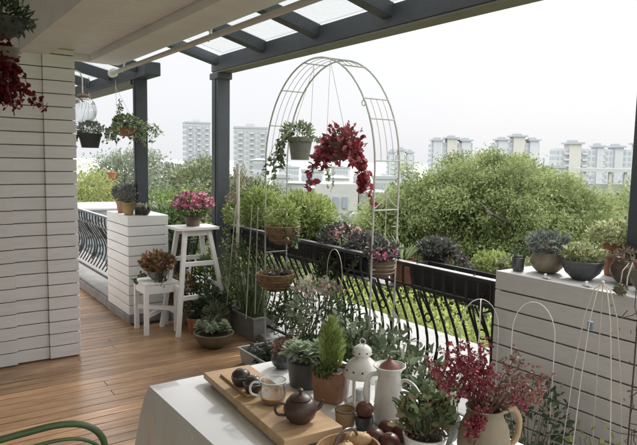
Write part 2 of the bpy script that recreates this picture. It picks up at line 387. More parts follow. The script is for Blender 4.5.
# ceiling parts: beam over the wall line, boarded strip, fascia, high ceiling over the terrace
hp(MB().bx(.78, .985, -2.2, 5.10, 2.352, 3.05), 'ceiling_beam', M_ceil, bev=.003)
mb = MB(); x = .99
y = -2.2
while y < 5.08:
    mb.bx(.987, 1.312, y, y+.094, 2.405, 2.425); y += .1
hp(mb, 'ceiling_boards', M_ceilboard, bev=.004)
hp(MB().bx(.985, 1.56, -2.2, 5.10, 2.43, 2.62), 'ceiling_core', M_gap)
hp(MB().bx(1.315, 1.56, -2.2, 5.10, 2.352, 2.428), 'fascia', M_ceil, bev=.003)
hp(MB().bx(.985, 1.56, 5.102, 5.16, 2.352, 3.0), 'end_fascia', M_ceil, bev=.003)
hp(MB().bx(-2.2, .78, -2.2, 4.94, 2.98, 3.05), 'high_ceiling', M_ceil)
hp(MB().bx(-2.3, -2.2, -2.2, 5.2, 0, 3.05), 'side_wall', M_clad)
# ================================================================== glass roof on steel posts
N = NT('frosted_glass'); v = N.coord(); tl = N.n('ShaderNodeBsdfTranslucent'); tl.inputs[0].default_value = (.42, .43, .435, 1)
tr = N.n('ShaderNodeBsdfTransparent'); tr.inputs[0].default_value = (.72, .735, .74, 1)
gl = N.n('ShaderNodeBsdfGlossy'); gl.inputs['Roughness'].default_value = .2; gl.inputs[0].default_value = (.7, .7, .7, 1)
m1 = N.n('ShaderNodeMixShader'); N.l(N.ramp(N.noise(v, 30, 4, .7), [(.3, (.3,)*3), (.7, (.6,)*3)]), m1.inputs[0]); N.l(tl.outputs[0], m1.inputs[1]); N.l(tr.outputs[0], m1.inputs[2])
m2 = N.n('ShaderNodeMixShader'); m2.inputs[0].default_value = .05; N.l(m1.outputs[0], m2.inputs[1]); N.l(gl.outputs[0], m2.inputs[2]); N.l(m2.outputs[0], N.out.inputs[0]); M_frost = N.m
roof = thing('glass_roof', 'sloping frosted glass roof on dark grey steel beams and posts', 'roof', (2.65, 5.36, 0))
def rp_(mb, name, m, parent=None, **kw):
    o = mb.build(name, m, parent or roof, **kw)
    if parent is None: o.location = (-2.65, -5.36, 0)
    return o
def zr(x): return 2.60+(2.6-x)*.25
for k in range(-5, 5):
    y = 3.79+(k)*.8
    if y > 5.4: continue
    if y > 5.3: y = 5.50
    a = Vector((2.61, y, zr(2.61)-.05)); b = Vector((1.30, y, zr(1.30)-.05)); rp_(MB().bar(a, b, .095, .09), 'rafter', M_steel, bev=.004)
    if y < 5.3: rp_(MB().bar((2.62, y+.4, zr(2.62)+.012), (1.3, y+.4, zr(1.3)+.012), .798, .012), 'glass_pane', M_frost)
rp_(MB().bx(2.60, 2.75, -1.2, 5.60, 2.447, 2.585), 'beam', M_steel, bev=.004)
rp_(MB().bx(2.606, 2.745, -1.2, 5.59, 2.432, 2.445), 'soffit_strip', M_olive)
def post(x, y, w_, z1, z0=-.03):
    rp_(MB().box((x, y, (z0+z1)/2), (w_, w_, z1-z0)), 'post', M_steel, bev=.006)
    rp_(MB().box((x-w_/2-.004, y, (z0+z1)/2), (.008, w_*.4, z1-z0-.04)), 'post_channel', M_steel)
post(2.665, 5.52, .135, 2.43)
post(1.98, 5.88, .11, 2.46)
rp_(MB().bx(2.585, 2.745, 5.43, 5.61, 2.37, 2.43), 'post_cap', M_steel, bev=.004)
rp_(MB().bx(2.95, 3.07, 1.44, 1.555, -.03, 2.60), 'post', M_steel, bev=.006)
rp_(MB().bx(2.752, 2.948, 1.45, 1.545, 2.47, 2.58), 'crossbeam', M_steel, bev=.004)
# left bay: lower outer beam, its rafters and glass
rp_(MB().bx(1.90, 2.05, 5.5, 12.5, 2.345, 2.47), 'beam', M_steel, bev=.01)
rp_(MB().bx(1.91, 2.04, 5.95, 12.5, 2.30, 2.343), 'soffit_strip', M_olive)
for k in range(8):
    y = 5.75+k*.85
    rp_(MB().bar((1.9, y, 2.44), (1.105, y, 2.619), .075, .10), 'rafter', M_steel, bev=.004)
    rp_(MB().bar((1.9, y+.42, 2.50), (1.105, y+.42, 2.679), .84, .012), 'glass_pane', M_frost)
rp_(MB().bx(1.30, 1.38, 5.17, 12.5, 2.50, 2.62), 'purlin', M_steel, bev=.004)
# awning tube along the fascia
a, b = at(113, 73, Z=2.3), at(312, 0, Z=2.3)
aw = thing('awning_tube', 'long pale grey roller tube running along the ceiling edge', 'roller blind', a)
dd = (b-a).normalized(); e2 = a+dd*5.4
MB().tube([Vector((0, 0, 0)), dd*5.4], .017, 12).build('tube', mat('pale_tube', (.55, .54, .51), .4, .05, 5), aw)
MB().tube([dd*-.03, dd*.025], .036, 16).build('end_cap', M_white, aw)
for t in (.25, 1.9, 3.4):
    MB().tube([dd*t+Vector((0, 0, -.02)), dd*t+Vector((.02, 0, .055))], .007, 6).build('bracket', M_white, aw)
# ================================================================== land beyond the terrace
GZ = -12.0
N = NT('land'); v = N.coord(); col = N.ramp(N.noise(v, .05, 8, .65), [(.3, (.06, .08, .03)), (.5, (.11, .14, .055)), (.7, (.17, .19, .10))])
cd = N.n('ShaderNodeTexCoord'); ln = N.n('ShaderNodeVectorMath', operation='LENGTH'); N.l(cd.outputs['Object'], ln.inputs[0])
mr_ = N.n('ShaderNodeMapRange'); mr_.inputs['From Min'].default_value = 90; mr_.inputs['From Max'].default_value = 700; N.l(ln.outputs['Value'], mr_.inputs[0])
mx = N.n('ShaderNodeMix', data_type='RGBA'); N.l(mr_.outputs[0], mx.inputs[0]); N.l(col, mx.inputs[6]); mx.inputs[7].default_value = (.50, .53, .55, 1)  # far land painted towards a pale haze colour by distance
p = N.n('ShaderNodeBsdfDiffuse'); N.l(mx.outputs[2], p.inputs[0]); N.l(p.outputs[0], N.out.inputs[0]); M_land = N.m
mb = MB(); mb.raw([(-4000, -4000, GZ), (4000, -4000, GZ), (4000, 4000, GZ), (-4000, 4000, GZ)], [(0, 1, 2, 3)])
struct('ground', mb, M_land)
# ------------------------------------------------------------------ far buildings, distance haze painted into their pale colours
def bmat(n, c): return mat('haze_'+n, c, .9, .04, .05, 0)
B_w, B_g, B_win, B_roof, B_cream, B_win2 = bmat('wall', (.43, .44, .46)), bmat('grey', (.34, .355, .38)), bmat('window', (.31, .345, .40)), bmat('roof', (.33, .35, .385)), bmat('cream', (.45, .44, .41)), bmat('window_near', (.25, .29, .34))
WIN = {}
def window(parent, x, y, z, w_, h_, m, ax):
    key = (round(w_, 2), round(h_, 2), m.name)
    if key not in WIN:
        o = MB().box((0, 0, 0), (w_, .3, h_)).build('window', m, parent, smooth=False); WIN[key] = o
    else:
        o = WIN[key].copy(); C.objects.link(o); o.parent = parent
    o.location = (x, y, z); o.rotation_euler = (0, 0, ax)
    return o
def block(px0, px1, ptop, D, label, name='tower_block', cols=8, rows=10, wall=B_w, win=B_win, depth=.5, group=None, roof='flat', base=None, wfrac=.55, turn=0, cat='building', side=True, segs=None):
    """a far building standing at depth D, as wide as px0..px1 shows it, top at ptop"""
    pc = at((px0+px1)/2, ptop, D=D); W = (px1-px0)/FPX*D*(.80 if side else 1); Hh = pc.z-GZ if base is None else base
    t = thing(name, label, cat, (pc.x, pc.y, pc.z-Hh), -YAW+turn, group); dp = W*depth
    MB().bx(-W/2, W/2, -dp/2, dp/2, 0, Hh).build('wall', wall, t, smooth=False)
    vis = min(Hh, rows*3.2 if rows*3.2 < Hh else Hh); fh = vis/rows; cw = W/cols
    if cols*rows <= 100:
        for i in range(cols):
            for j in range(rows):
                window(t, -W/2+cw*(i+.5), -dp/2-.02, Hh-fh*(j+.62), cw*wfrac, fh*.5, win, 0)
    k = max(1, int(cols*depth)); cs = dp/k
    for i in range(k):
        for j in range(min(rows, 12)):
            window(t, -W/2-.02, -dp/2+cs*(i+.5), Hh-fh*(j+.62), cs*wfrac, fh*.5, win, pi/2)
    if rows > 5:
        bal = None
        for bx_ in (-.30, .04, .36):
            for j in range(min(rows, 11)):
                if bal is None: bal = MB().box((0, 0, 0), (cw*1.25, 1.1, fh*.30)).build('balcony', wall, t, smooth=False); b_ = bal
                else: b_ = bal.copy(); C.objects.link(b_); b_.parent = t
                b_.location = (bx_*W, -dp/2-.56, Hh-fh*(j+.86))
    if roof == 'flat':
        MB().bx(-W/2-.3, W/2+.3, -dp/2-.3, dp/2+.3, Hh, Hh+.9).build('parapet', B_g, t, smooth=False)
        MB().bx(-W*.15, W*.12, -dp*.2, dp*.2, Hh+.9, Hh+W*.08+1.2).build('stair_tower', wall, t, smooth=False)
    elif roof == 'pav':
        for cx, ww, hh in segs:
            MB().bx(cx*W-ww*W/2, cx*W+ww*W/2, -dp*.62, dp*.3, 0, Hh+hh).build('tower', B_cream if hh > 2 else wall, t, smooth=False)
            MB().bx(cx*W-ww*W*.72, cx*W+ww*W*.72, -dp*.72, dp*.4, Hh+hh, Hh+hh+1.0).build('roof', B_roof, t, smooth=False)
            MB().bx(cx*W-ww*W*.35, cx*W+ww*W*.35, -dp*.3, dp*.2, Hh+hh+1.0, Hh+hh+2.2).build('roof_cap', B_roof, t, smooth=False)
    else:
        z = Hh; r = W*.22
        mb = MB(); mb.raw([(-W/2-.4, -dp/2-.4, z), (W/2+.4, -dp/2-.4, z), (W/2+.4, dp/2+.4, z), (-W/2-.4, dp/2+.4, z), (-W/2+r, 0, z+r*.55), (W/2-r, 0, z+r*.55)],
                          [(0, 1, 5, 4), (1, 2, 5), (2, 3, 4, 5), (3, 0, 4), (3, 2, 1, 0)]); mb.build('roof', B_roof, t, smooth=False)
    return t
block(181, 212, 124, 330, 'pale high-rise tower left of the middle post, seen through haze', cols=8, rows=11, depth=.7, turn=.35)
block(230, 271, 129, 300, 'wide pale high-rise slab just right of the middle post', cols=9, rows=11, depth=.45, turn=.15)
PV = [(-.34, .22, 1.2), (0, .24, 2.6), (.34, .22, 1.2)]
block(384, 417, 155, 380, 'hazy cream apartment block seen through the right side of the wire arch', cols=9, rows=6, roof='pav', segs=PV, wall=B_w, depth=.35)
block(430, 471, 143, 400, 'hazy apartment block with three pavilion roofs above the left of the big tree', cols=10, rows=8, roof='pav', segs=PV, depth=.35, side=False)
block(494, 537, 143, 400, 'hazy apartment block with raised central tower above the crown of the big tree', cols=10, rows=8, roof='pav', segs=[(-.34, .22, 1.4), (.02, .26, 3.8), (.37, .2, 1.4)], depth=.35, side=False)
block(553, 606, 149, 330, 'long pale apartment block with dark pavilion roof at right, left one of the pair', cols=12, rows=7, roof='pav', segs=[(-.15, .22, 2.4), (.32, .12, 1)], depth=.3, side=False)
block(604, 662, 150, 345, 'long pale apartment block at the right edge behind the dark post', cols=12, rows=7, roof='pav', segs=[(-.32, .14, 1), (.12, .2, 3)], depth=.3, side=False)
# lower town, many roofs between the arch and the post
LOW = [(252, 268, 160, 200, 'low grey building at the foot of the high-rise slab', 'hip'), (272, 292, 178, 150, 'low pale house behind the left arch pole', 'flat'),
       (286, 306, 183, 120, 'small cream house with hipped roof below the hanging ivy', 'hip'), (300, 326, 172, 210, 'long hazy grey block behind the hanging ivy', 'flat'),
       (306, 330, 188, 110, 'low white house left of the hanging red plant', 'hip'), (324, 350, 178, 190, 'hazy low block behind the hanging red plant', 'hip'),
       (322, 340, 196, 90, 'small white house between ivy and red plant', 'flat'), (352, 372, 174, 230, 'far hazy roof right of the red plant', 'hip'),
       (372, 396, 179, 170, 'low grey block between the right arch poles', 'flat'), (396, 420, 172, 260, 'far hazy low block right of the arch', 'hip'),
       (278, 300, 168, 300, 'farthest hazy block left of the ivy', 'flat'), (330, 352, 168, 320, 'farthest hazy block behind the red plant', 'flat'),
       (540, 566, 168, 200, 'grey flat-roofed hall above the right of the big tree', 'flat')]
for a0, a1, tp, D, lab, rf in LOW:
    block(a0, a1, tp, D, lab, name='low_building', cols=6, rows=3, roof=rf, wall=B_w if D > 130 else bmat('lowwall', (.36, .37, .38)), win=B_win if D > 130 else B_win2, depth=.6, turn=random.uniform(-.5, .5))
# near white house with dark roof and white railing seen through the arch
pc = at(362, 200, D=60); t = thing('white_house', 'white house with dark grey roof band and white roof railing seen through the arch', 'house', (pc.x, pc.y, GZ), -YAW+.12)
zt = pc.z-GZ; wn_ = mat('near_wall', (.42, .42, .42), .8, .05, 1)
MB().bx(-2.6, 2.4, 0, 6, 0, zt-1.0).build('wall', wn_, t, smooth=False)
MB().bx(-4.2, -.6, -1, 5, 0, zt+1.6).build('wall', wn_, t, smooth=False)
MB().bx(-.4, 2.8, -.5, 5.6, zt-.9, zt+.8).build('roof', mat('near_roof', (.22, .23, .25), .8), t, smooth=False)
mb = MB(); [mb.bx(-1.4+i*.5, -1.36+i*.5, -1.6, -1.56, zt-2.0, zt-1.2) for i in range(11)]; mb.bx(-1.5, 3.8, -1.62, -1.52, zt-1.2, zt-1.08)
mb.build('railing', M_white, t, smooth=False)
MB().bx(-1.5, 4, -1.7, 0, zt-2.3, zt-2.0).build('terrace', M_slab, t, smooth=False)
for i in range(4):
    for j in range(3): window(t, -3.7+i*.9 if i < 3 else 1.2, -1.02 if i < 3 else -.02, zt-.2-j*2.4-(2.6 if i == 3 else 0), .5, 1.1, B_win2, 0)
# pavilion roof frame at right (590-636, 165-190)
pc = at(612, 172, D=120); t = thing('roof_pergola', 'grey concrete roof frame on columns at the right beyond the big tree', 'pergola', (pc.x, pc.y, GZ), -YAW)
MB().bx(-7, 5.5, -3, 3, pc.z-GZ, pc.z-GZ+.7).build('slab', bmat('slab', (.42, .44, .46)), t, smooth=False)
for x in (-6.5, -1.5, 1.5, 5): MB().bx(x-.25, x+.25, -2.6, -2.1, 0, pc.z-GZ).build('column', B_cream, t, smooth=False)
MB().bx(-7, 5.5, -1, 3, 0, pc.z-GZ-2.4).build('wall', B_w, t, smooth=False)
# white lattice facade seen through the left railing
pc = at(96, 236, D=24); t = thing('white_facade', 'white building front with a grid of dark windows behind the left railing', 'building', (pc.x, pc.y, GZ), -YAW+.5)
zz = pc.z-GZ; MB().bx(-1.3, 1.2, 0, 3, 0, zz+1.05).build('wall', mat('facade', (.6, .6, .6), .8), t, smooth=False)
MB().bx(-1.5, 1.4, -.2, 3.2, zz+1.05, zz+1.12).build('parapet', wn_, t, smooth=False)
for i in range(6):
    for j in range(8): window(t, -1.05+i*.4, -.1, zz+.8-j*.33, .27, .2, B_win2, 0)
# ------------------------------------------------------------------ trees
M_bark = mat('bark', (.10, .08, .062), .9, .3, 6, .8, 30)
L_big = leafmat('leaf_big_tree', [(.09, .115, .05), (.17, .21, .085), (.27, .32, .14), (.38, .43, .22)], .6, .45, .25, big=.6)
L_mid = leafmat('leaf_mid', [(.11, .135, .075), (.17, .20, .11), (.23, .26, .14)], .6, .3, .25, big=.3)
L_haze = leafmat('leaf_haze', [(.16, .19, .14), (.21, .24, .18), (.27, .30, .22)], .7, .25, .2, big=.2)  # greyed tones: distance haze put into the leaf colour
L_willow = leafmat('leaf_willow', [(.20, .22, .07), (.28, .31, .11), (.36, .38, .16)], .7, .35, .2, big=.25)
L_lime = leafmat('leaf_lime', [(.07, .10, .035), (.17, .21, .06), (.33, .37, .12), (.50, .50, .20)], .6, .4, .2, big=1.1)
def tree(label, px, ptop, D, lobes, n, L, W, m, name='tree', group=None, tight=.62, trunk=True, limbs=6, lift=0., clump=46, tpl='dia', seed=1, droop=.0):
    """lobes: (dx, dz, rx, rz) in metres from the crown centre; ptop gives the crown top"""
    random.seed(seed); pc = at(px, ptop, D=D); top = max(dz+rz for _, dz, _, rz in lobes); cz = pc.z-top
    t = thing(name, label, 'tree', (pc.x, pc.y, GZ), -YAW, group); lb = LB(); H = cz-GZ
    tot = sum(rx*rx*rz for _, _, rx, rz in lobes)
    tm = MB(); base = Vector((0, 0, 0)); fork = Vector((.2, 0, H*.62 if H > 4 else H*.3))
    if trunk: tm.tube([base, (.1, 0, H*.3), fork], [.32, .26, .2], 10)
    for dx, dz, rx, rz in lobes:
        k = int(n*rx*rx*rz/tot); c = (dx, random.uniform(-.3, .3)*rx, H+dz); R = (rx, rx*.9, rz)
        nc = max(10, int(clump*k/n*len(lobes)**.5)); cc, cdn = ball(nc, c, np.array(R)*.92, .55); ki = RNG.integers(0, nc, k)
        sz = np.array([rx, rx, rz*.7])*(tight/nc**.36)
        P = cc[ki]+RNG.normal(size=(k, 3))*sz; d = nrm(P-np.array(c)); D_ = d*.7+RNG.normal(size=(k, 3))*.6+np.array([0, 0, lift-droop])
        lb.add(P, D_, L*(.6+.8*RNG.random(k)), W*(.6+.8*RNG.random(k)), tpl)
        k2 = int(k*.2); P2, d2 = ball(k2, c, np.array(R)*.82, .2); lb.add(P2, d2+RNG.normal(size=(k2, 3))*.8, L*1.5*(.7+.6*RNG.random(k2)), W*2.1, 'dia')
        if trunk:
            for i in range(limbs):
                e = Vector(cc[i % nc]); m1_ = fork.lerp(e, .5)+Vector((random.uniform(-.3, .3), random.uniform(-.3, .3), random.uniform(-.1, .4)))
                tm.tube([fork, m1_, e], [.13, .07, .02], 6, cap=False)
    lb.build('crown', m, t)
    if trunk: tm.build('trunk', M_bark, t)
    return t
big = tree('large spreading light green tree with a dark forked trunk beyond the railing', 503, 144, 24,
     [(0, 0, 3.4, 2.6), (-2.9, -.35, 2.5, 2.2), (2.7, -.8, 2.5, 2.0), (-4.6, -1.6, 2.2, 2.0), (-1.2, -2.2, 3.4, 2.2), (1.6, -3.6, 3.6, 2.4), (4.9, -1.9, 2.2, 1.8), (-5.4, -3.2, 2.2, 1.9), (-1.7, .1, 2.1, 2.1), (-3.8, -1.0, 2.1, 2.0), (1.5, -.1, 2.1, 2.0)],
     250000, .13, .045, L_big, limbs=5, clump=210, seed=3, droop=.35, tight=.47)
# dark forked limb showing in a gap of the big crown
q0, q1, q2, q3 = [at(x, y, D=21.8) for x, y in ((519, 242), (512, 218), (500, 190), (493, 165))]
r1, r2 = [at(x, y, D=21.9) for x, y in ((517, 196), (524, 172))]
bl = Vector(big.location); inv = Matrix.Rotation(YAW, 3, 'Z')
mb = MB(); mb.tube([inv @ (q-bl) for q in (at(524, 300, D=23), q0, q1, q2, q3)], [.13, .10, .075, .045, .01], 8)
mb.tube([inv @ (q-bl) for q in (q1.lerp(q2, .2), r1, r2)], [.07, .045, .01], 6); r4 = at(478, 200, D=21.4); mb.tube([inv @ (q-bl) for q in (q0.lerp(q1, .6), at(492, 214, D=20.4), r4)], [.06, .04, .01], 6)
mb.build('limb', mat('limb_bark', (.05, .042, .036), .9, .3, 6, .8, 30), big)
tree('tall light green tree at the right edge behind the dark post', 640, 182, 27, [(0, 0, 3.2, 2.6), (-2.6, -1.6, 2.4, 1.9), (1, -3.6, 3.6, 2.6)], 34000, .19, .07, L_big, clump=120, seed=5, droop=.3)
tree('green tree left of the big one, behind the arch', 408, 184, 30, [(0, 0, 2.2, 1.9), (-1.6, -2.2, 2.6, 2.2), (1.8, -2.4, 2.6, 2.2)], 26000, .2, .08, L_big, clump=90, seed=6)
# middle distance, left of the posts
tree('yellow-green willow beside the house column', 92, 163, 40, [(0, 0, 2.6, 2.6), (-2, -1.4, 2, 2.2), (1.8, -2.6, 2.4, 2.4), (0, -4, 3.4, 3)], 20000, .24, .07, L_willow, clump=70, seed=8, droop=.6)
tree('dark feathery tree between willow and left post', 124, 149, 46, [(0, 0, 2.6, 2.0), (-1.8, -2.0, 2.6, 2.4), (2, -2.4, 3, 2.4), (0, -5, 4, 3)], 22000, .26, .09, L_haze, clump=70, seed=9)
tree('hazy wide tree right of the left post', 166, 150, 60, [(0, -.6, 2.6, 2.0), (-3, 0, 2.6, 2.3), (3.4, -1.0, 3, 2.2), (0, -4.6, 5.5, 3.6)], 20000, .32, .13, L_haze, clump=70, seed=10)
tree('darker green tree in front of the middle post', 198, 158, 48, [(0, 0, 2.6, 2.1), (2.4, -1.4, 2.6, 2.0), (0, -4, 4, 3.2)], 18000, .27, .12, L_mid, clump=70, seed=11)
tree('round light green tree left of the stool', 178, 182, 34, [(0, 0, 1.7, 1.6), (-1.8, -1.2, 1.6, 1.6), (1.8, -1.6, 1.8, 1.6), (0, -4, 3.4, 3)], 18000, .18, .09, leafmat('leaf_round', [(.07, .11, .025), (.12, .18, .05), (.17, .24, .08)], .6, .3, .2, big=.4), clump=60, seed=12)
tree('hazy tree right of the middle post', 252, 176, 38, [(0, 0, 1.8, 1.6), (2.2, -.8, 1.8, 1.5), (-1.2, -3, 3, 2.4), (3, -3.4, 3, 2.4)], 16000, .2, .1, L_mid, clump=60, seed=13)
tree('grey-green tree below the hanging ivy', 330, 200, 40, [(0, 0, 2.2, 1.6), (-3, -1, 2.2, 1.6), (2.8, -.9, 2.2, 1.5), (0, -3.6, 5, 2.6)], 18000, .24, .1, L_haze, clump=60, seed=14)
random.seed(21)
kinds = [('bright yellow-green treetop far below the railing', L_lime), ('sunlit lime green treetop close below the ledge', L_lime), ('mid green treetop far below the railing', L_big)]
i = 0
for (px, py, D, k) in [(255, 262, 22, 0), (300, 268, 18, 1), (345, 270, 20, 0), (385, 285, 16, 1), (425, 292, 15, 1), (465, 302, 14, 1), (150, 262, 22, 2), (88, 250, 30, 0), (200, 255, 26, 1), (410, 262, 26, 2), (480, 262, 24, 2), (560, 262, 20, 2), (620, 262, 20, 2), (330, 245, 34, 2), (270, 236, 36, 2), (230, 250, 30, 0)]:
    tree(kinds[k][0], px, py, D, [(0, 0, 1.8, 1.3), (-1.6, -.9, 1.7, 1.2), (1.7, -.8, 1.7, 1.2), (0, -1.8, 2.6, 1.5)], 9000, .12, .055, kinds[k][1], clump=40, seed=30+i, group='treetops below the terrace: '+kinds[k][0], limbs=3); i += 1
# ================================================================== boarded planter boxes
def planter_box(label, x0, x1, y0, y1, z0, z1, m, base=True):
    t = thing('planter_box', label, 'planter', (x0, y0, 0)); W, D = x1-x0, y1-y0
    mb = MB(); z = z0; k = 0; n = round((z1-z0)/.098); pitch = (z1-z0)/n; g = .0065
    for i in range(n):
        a, b = z0+i*pitch, z0+(i+1)*pitch-g
        if i == n-1: b = z1
        mb.bx(0, .02, .0205, D, a, b); mb.bx(0, W, 0, .02, a, b); mb.bx(W-.02, W, .0205, D, a, b)
    mb.build('cladding', m, t, bev=.0035)
    MB().bx(.021, W-.021, .021, D-.02, .01, z1-.05).build('core', M_gap, t)
    mb = MB(); mb.bx(.0205, W-.0205, .0205, D-.001, z1-.03, z1-.002); mb.build('top', m, t)
    if base: MB().bx(-.008, W-.01, -.008, D, 0, z0-.008).build('plinth', M_conc, t, bev=.004)
    return t
planter_box('tall white boarded planter at the left post holding three small pots', 1.785, 2.18, 5.687, 6.39, .085, 1.04, M_cladw)
planter_box('grey shaded boarded planter at the right with a row of glazed pots on top', 2.6, 3.14, .2, 2.055, .06, 1.035, M_cladg)
# ================================================================== railings of bellied iron bars
def belly(z, H=.93, out=.15):
    t = (H-z)/H; return out*(sin(pi*min(1, max(0, (t-.12)/.88)))**1.3 if t > .12 else 0)*(.75+.5*t)
def railing(name, label, p, d, length, H, out_dir, pitch=.088, scroll=5):
    t = thing(name, label, 'railing', p, 0); d = Vector(d); o = Vector(out_dir); a = Vector((0, 0, 0)); n = int(length/pitch)
    def seg(z0, z1, w, name, m=M_black, off=0):
        A = d*.0+o*off+Vector((0, 0, (z0+z1)/2)); B = d*length+o*off+Vector((0, 0, (z0+z1)/2))
        MB().bar(A, B, w, z1-z0).build(name, m, t, bev=.002)
    seg(H-.022, H, .05, 'top_rail'); seg(H-.15, H-.135, .022, 'middle_rail'); seg(.09, .11, .022, 'bottom_rail')
    MB().bar(d*0+Vector((0, 0, H+.002)), d*length+Vector((0, 0, H+.002)), .044, .003).build('rail_capping', mat('bright_capping', (.42, .42, .43), .35, .15, 9, .2, metal=.6), t)  # pale strip: the highlight along the rail top put into its colour
    first = None
    for i in range(n):
        q = d*(pitch*(i+.5))
        if first is None:
            mb = MB(); zs = [H-.02-(H-.13)*k/16 for k in range(17)]; mb.tube([o*belly(z, H)+Vector((0, 0, z)) for z in zs], .0085, 8); first = mb.build('baluster', M_black, t); b = first
        else: b = first.copy(); C.objects.link(b); b.parent = t
        b.location = q
    fs = None
    for i in range(n):
        if i % scroll == 1:
            q = d*(pitch*(i+1))
            if fs is None:
                mb = MB(); pts = []
                for s_ in (-1, 1):
                    mb.tube([o*belly(z, H)+d*s_*(.052*(1-abs((z-.16)/(H-.32)-.5)*1.7)) +Vector((0, 0, z)) for z in [H-.17-(H-.33)*k/12 for k in range(13)]], .006, 6)
                for z in (.62*H,):
                    c = o*belly(z, H)+Vector((0, 0, z)); mb.tube([c+d*(.028*cos(a))+Vector((0, 0, .028*sin(a))) for a in [2*pi*k/16 for k in range(16)]], .005, 6, closed=True)
                fs = mb.build('scroll', M_black, t); b = fs
            else: b = fs.copy(); C.objects.link(b); b.parent = t
            b.location = q
    for s_ in (0, 1):
        MB().bx(-.018, .018, -.018, .018, -.02, H-.02).build('end_post', M_black, t).location = d*(length*s_)
    return t
railing('balcony_railing', 'long black iron railing with bellied bars and hanging planters between middle post and right planter', (2.655, 2.08, .03), (0, 1, 0), 3.18, .935, (1, 0, 0))
railing('balcony_railing', 'short black railing behind the white stool between the two posts', (2.2, 5.52, .03), (1, 0, 0), .40, .915, (0, 1, 0))
railing('balcony_railing', 'far black railing with bellied bars beyond the left white planter', (1.93, 6.41, .125), (0, 1, 0), 5.8, .80, (1, 0, 0), pitch=.13)
# ================================================================== white stools
def stool():
    t = thing('ladder_stool', 'tall white painted wooden stool with splayed legs holding pink flowers', 'stool', (2.24, 5.22, 0))
    MB().box((0, 0, .962), (.40, .29, .028)).build('seat', M_white, t, bev=.005)
    T = {(-1, -1): (-.115, -.09), (1, -1): (.115, -.09), (-1, 1): (-.115, .09), (1, 1): (.115, .09)}
    B = {(-1, -1): (-.225, -.19), (1, -1): (.285, -.19), (-1, 1): (-.225, .22), (1, 1): (.285, .22)}
    leg = {}
    for k in T:
        a, b = Vector((*B[k], 0)), Vector((*T[k], .947)); leg[k] = (a, b); MB().bar(a, b, .038, .038).build('leg', M_white, t, bev=.003)
    def rung(k1, k2, z, w=.02, h=.042):
        f = z/.947; p, q = leg[k1][0].lerp(leg[k1][1], f), leg[k2][0].lerp(leg[k2][1], f); MB().bar(p, q, w, h).build('rung', M_white, t, bev=.003)
    for z in (.34, .64): rung((-1, -1), (1, -1), z); rung((-1, 1), (1, 1), z+.02)
    rung((-1, -1), (-1, 1), .42); rung((1, -1), (1, 1), .42); rung((-1, -1), (1, -1), .92, .02, .05); rung((-1, 1), (1, 1), .92, .02, .05)
    return t
stool()
t = thing('plant_stand', 'low white wooden plant stand against the white planter', 'stand', (1.94, 5.37, 0))
MB().box((0, 0, .463), (.32, .30, .022)).build('top', M_white, t, bev=.003)
for sx_ in (-1, 1):
    for sy_ in (-1, 1): MB().bx(sx_*.142-.02, sx_*.142+.02, sy_*.134-.02, sy_*.134+.02, 0, .451).build('leg', M_white, t, bev=.003)
for s_ in (-1, 1):
    MB().bx(-.121, .121, s_*.14-.009, s_*.14+.009, .375, .45).build('apron', M_white, t); MB().bx(s_*.146-.009, s_*.146+.009, -.113, .113, .375, .45).build('apron', M_white, t)
MB().bar((-.13, -.12, .17), (.13, .12, .17), .022, .04).build('stretcher', M_white, t); MB().bar((-.13, .12, .213), (.13, -.12, .213), .022, .04).build('stretcher', M_white, t)
# ================================================================== wire arch
M_wire = mat('cream_wire', (.56, .55, .51), .45, .08, 12, .2, 90, dirt=.25)
arch = thing('garden_arch', 'tall cream wire garden arch standing inside the railing', 'arch', (2.5, 3.5, 0))
R_, ZS, AP = .665, 1.56, .74
def hoop(x, r, name, k0=0, rr=R_):
    pts = [Vector((x, -rr+.02, 0)), Vector((x, -rr+.008, .8))]+[Vector((x, -rr*cos(pi*k/28), ZS+AP*rr/R_*sin(pi*k/28))) for k in range(29)]+[Vector((x, rr-.008, .8)), Vector((x, rr-.02, 0))]
    MB().tube(pts, r, 8).build(name, M_wire, arch)
hoop(-.1, .0062, 'hoop'); hoop(.1, .0062, 'hoop')
def arcp(a): return (-R_*cos(a), ZS+AP*sin(a))
for a in (.06, .42, .62, 1.1, 1.35, pi-.06, pi-.42, pi-.85, pi-1.35):
    y, z = arcp(a); MB().tube([(-.1, y, z), (.1, y, z)], .0045, 6).build('rung', M_wire, arch)
for s_ in (-1, 1):
    for z in ((.14, .5, .86, 1.2) if s_ > 0 else (.14, .5, .93, .985+.02, 1.3)):
        MB().tube([(-.1, s_*R_, z), (.1, s_*R_, z)], .0045, 6).build('rung', M_wire, arch)
for x in (-.05, 0, .05):
    for a0, a1 in ((.06, .62), (1.1, 1.35), (1.35, pi-1.35), (pi-.85, pi-.06), (pi-1.35, pi-.85)):
        MB().tube([(x, *arcp(a0+(a1-a0)*k/8)) for k in range(9)], .0022, 5).build('fine_wire', M_wire, arch)
# small scroll hooks on the right side
for x in (-.1, .1):
    MB().tube([(0, -R_+.0, 1.42)]+[(0+x*.5*(1-cos(pi*k/6))*1.0, -R_, 1.42-.11*sin(pi*k/12)) for k in range(1, 7)], .003, 5).build('hook', M_wire, arch)
MB().tube([(0, -R_, .93), (0, -R_, 1.42)], .003, 5).build('fine_wire', M_wire, arch)
y_, z_ = arcp(.62); MB().torus((-.1, y_, z_-.03), .018, .003, 18, 6, axis='X').build('hook', M_wire, arch)
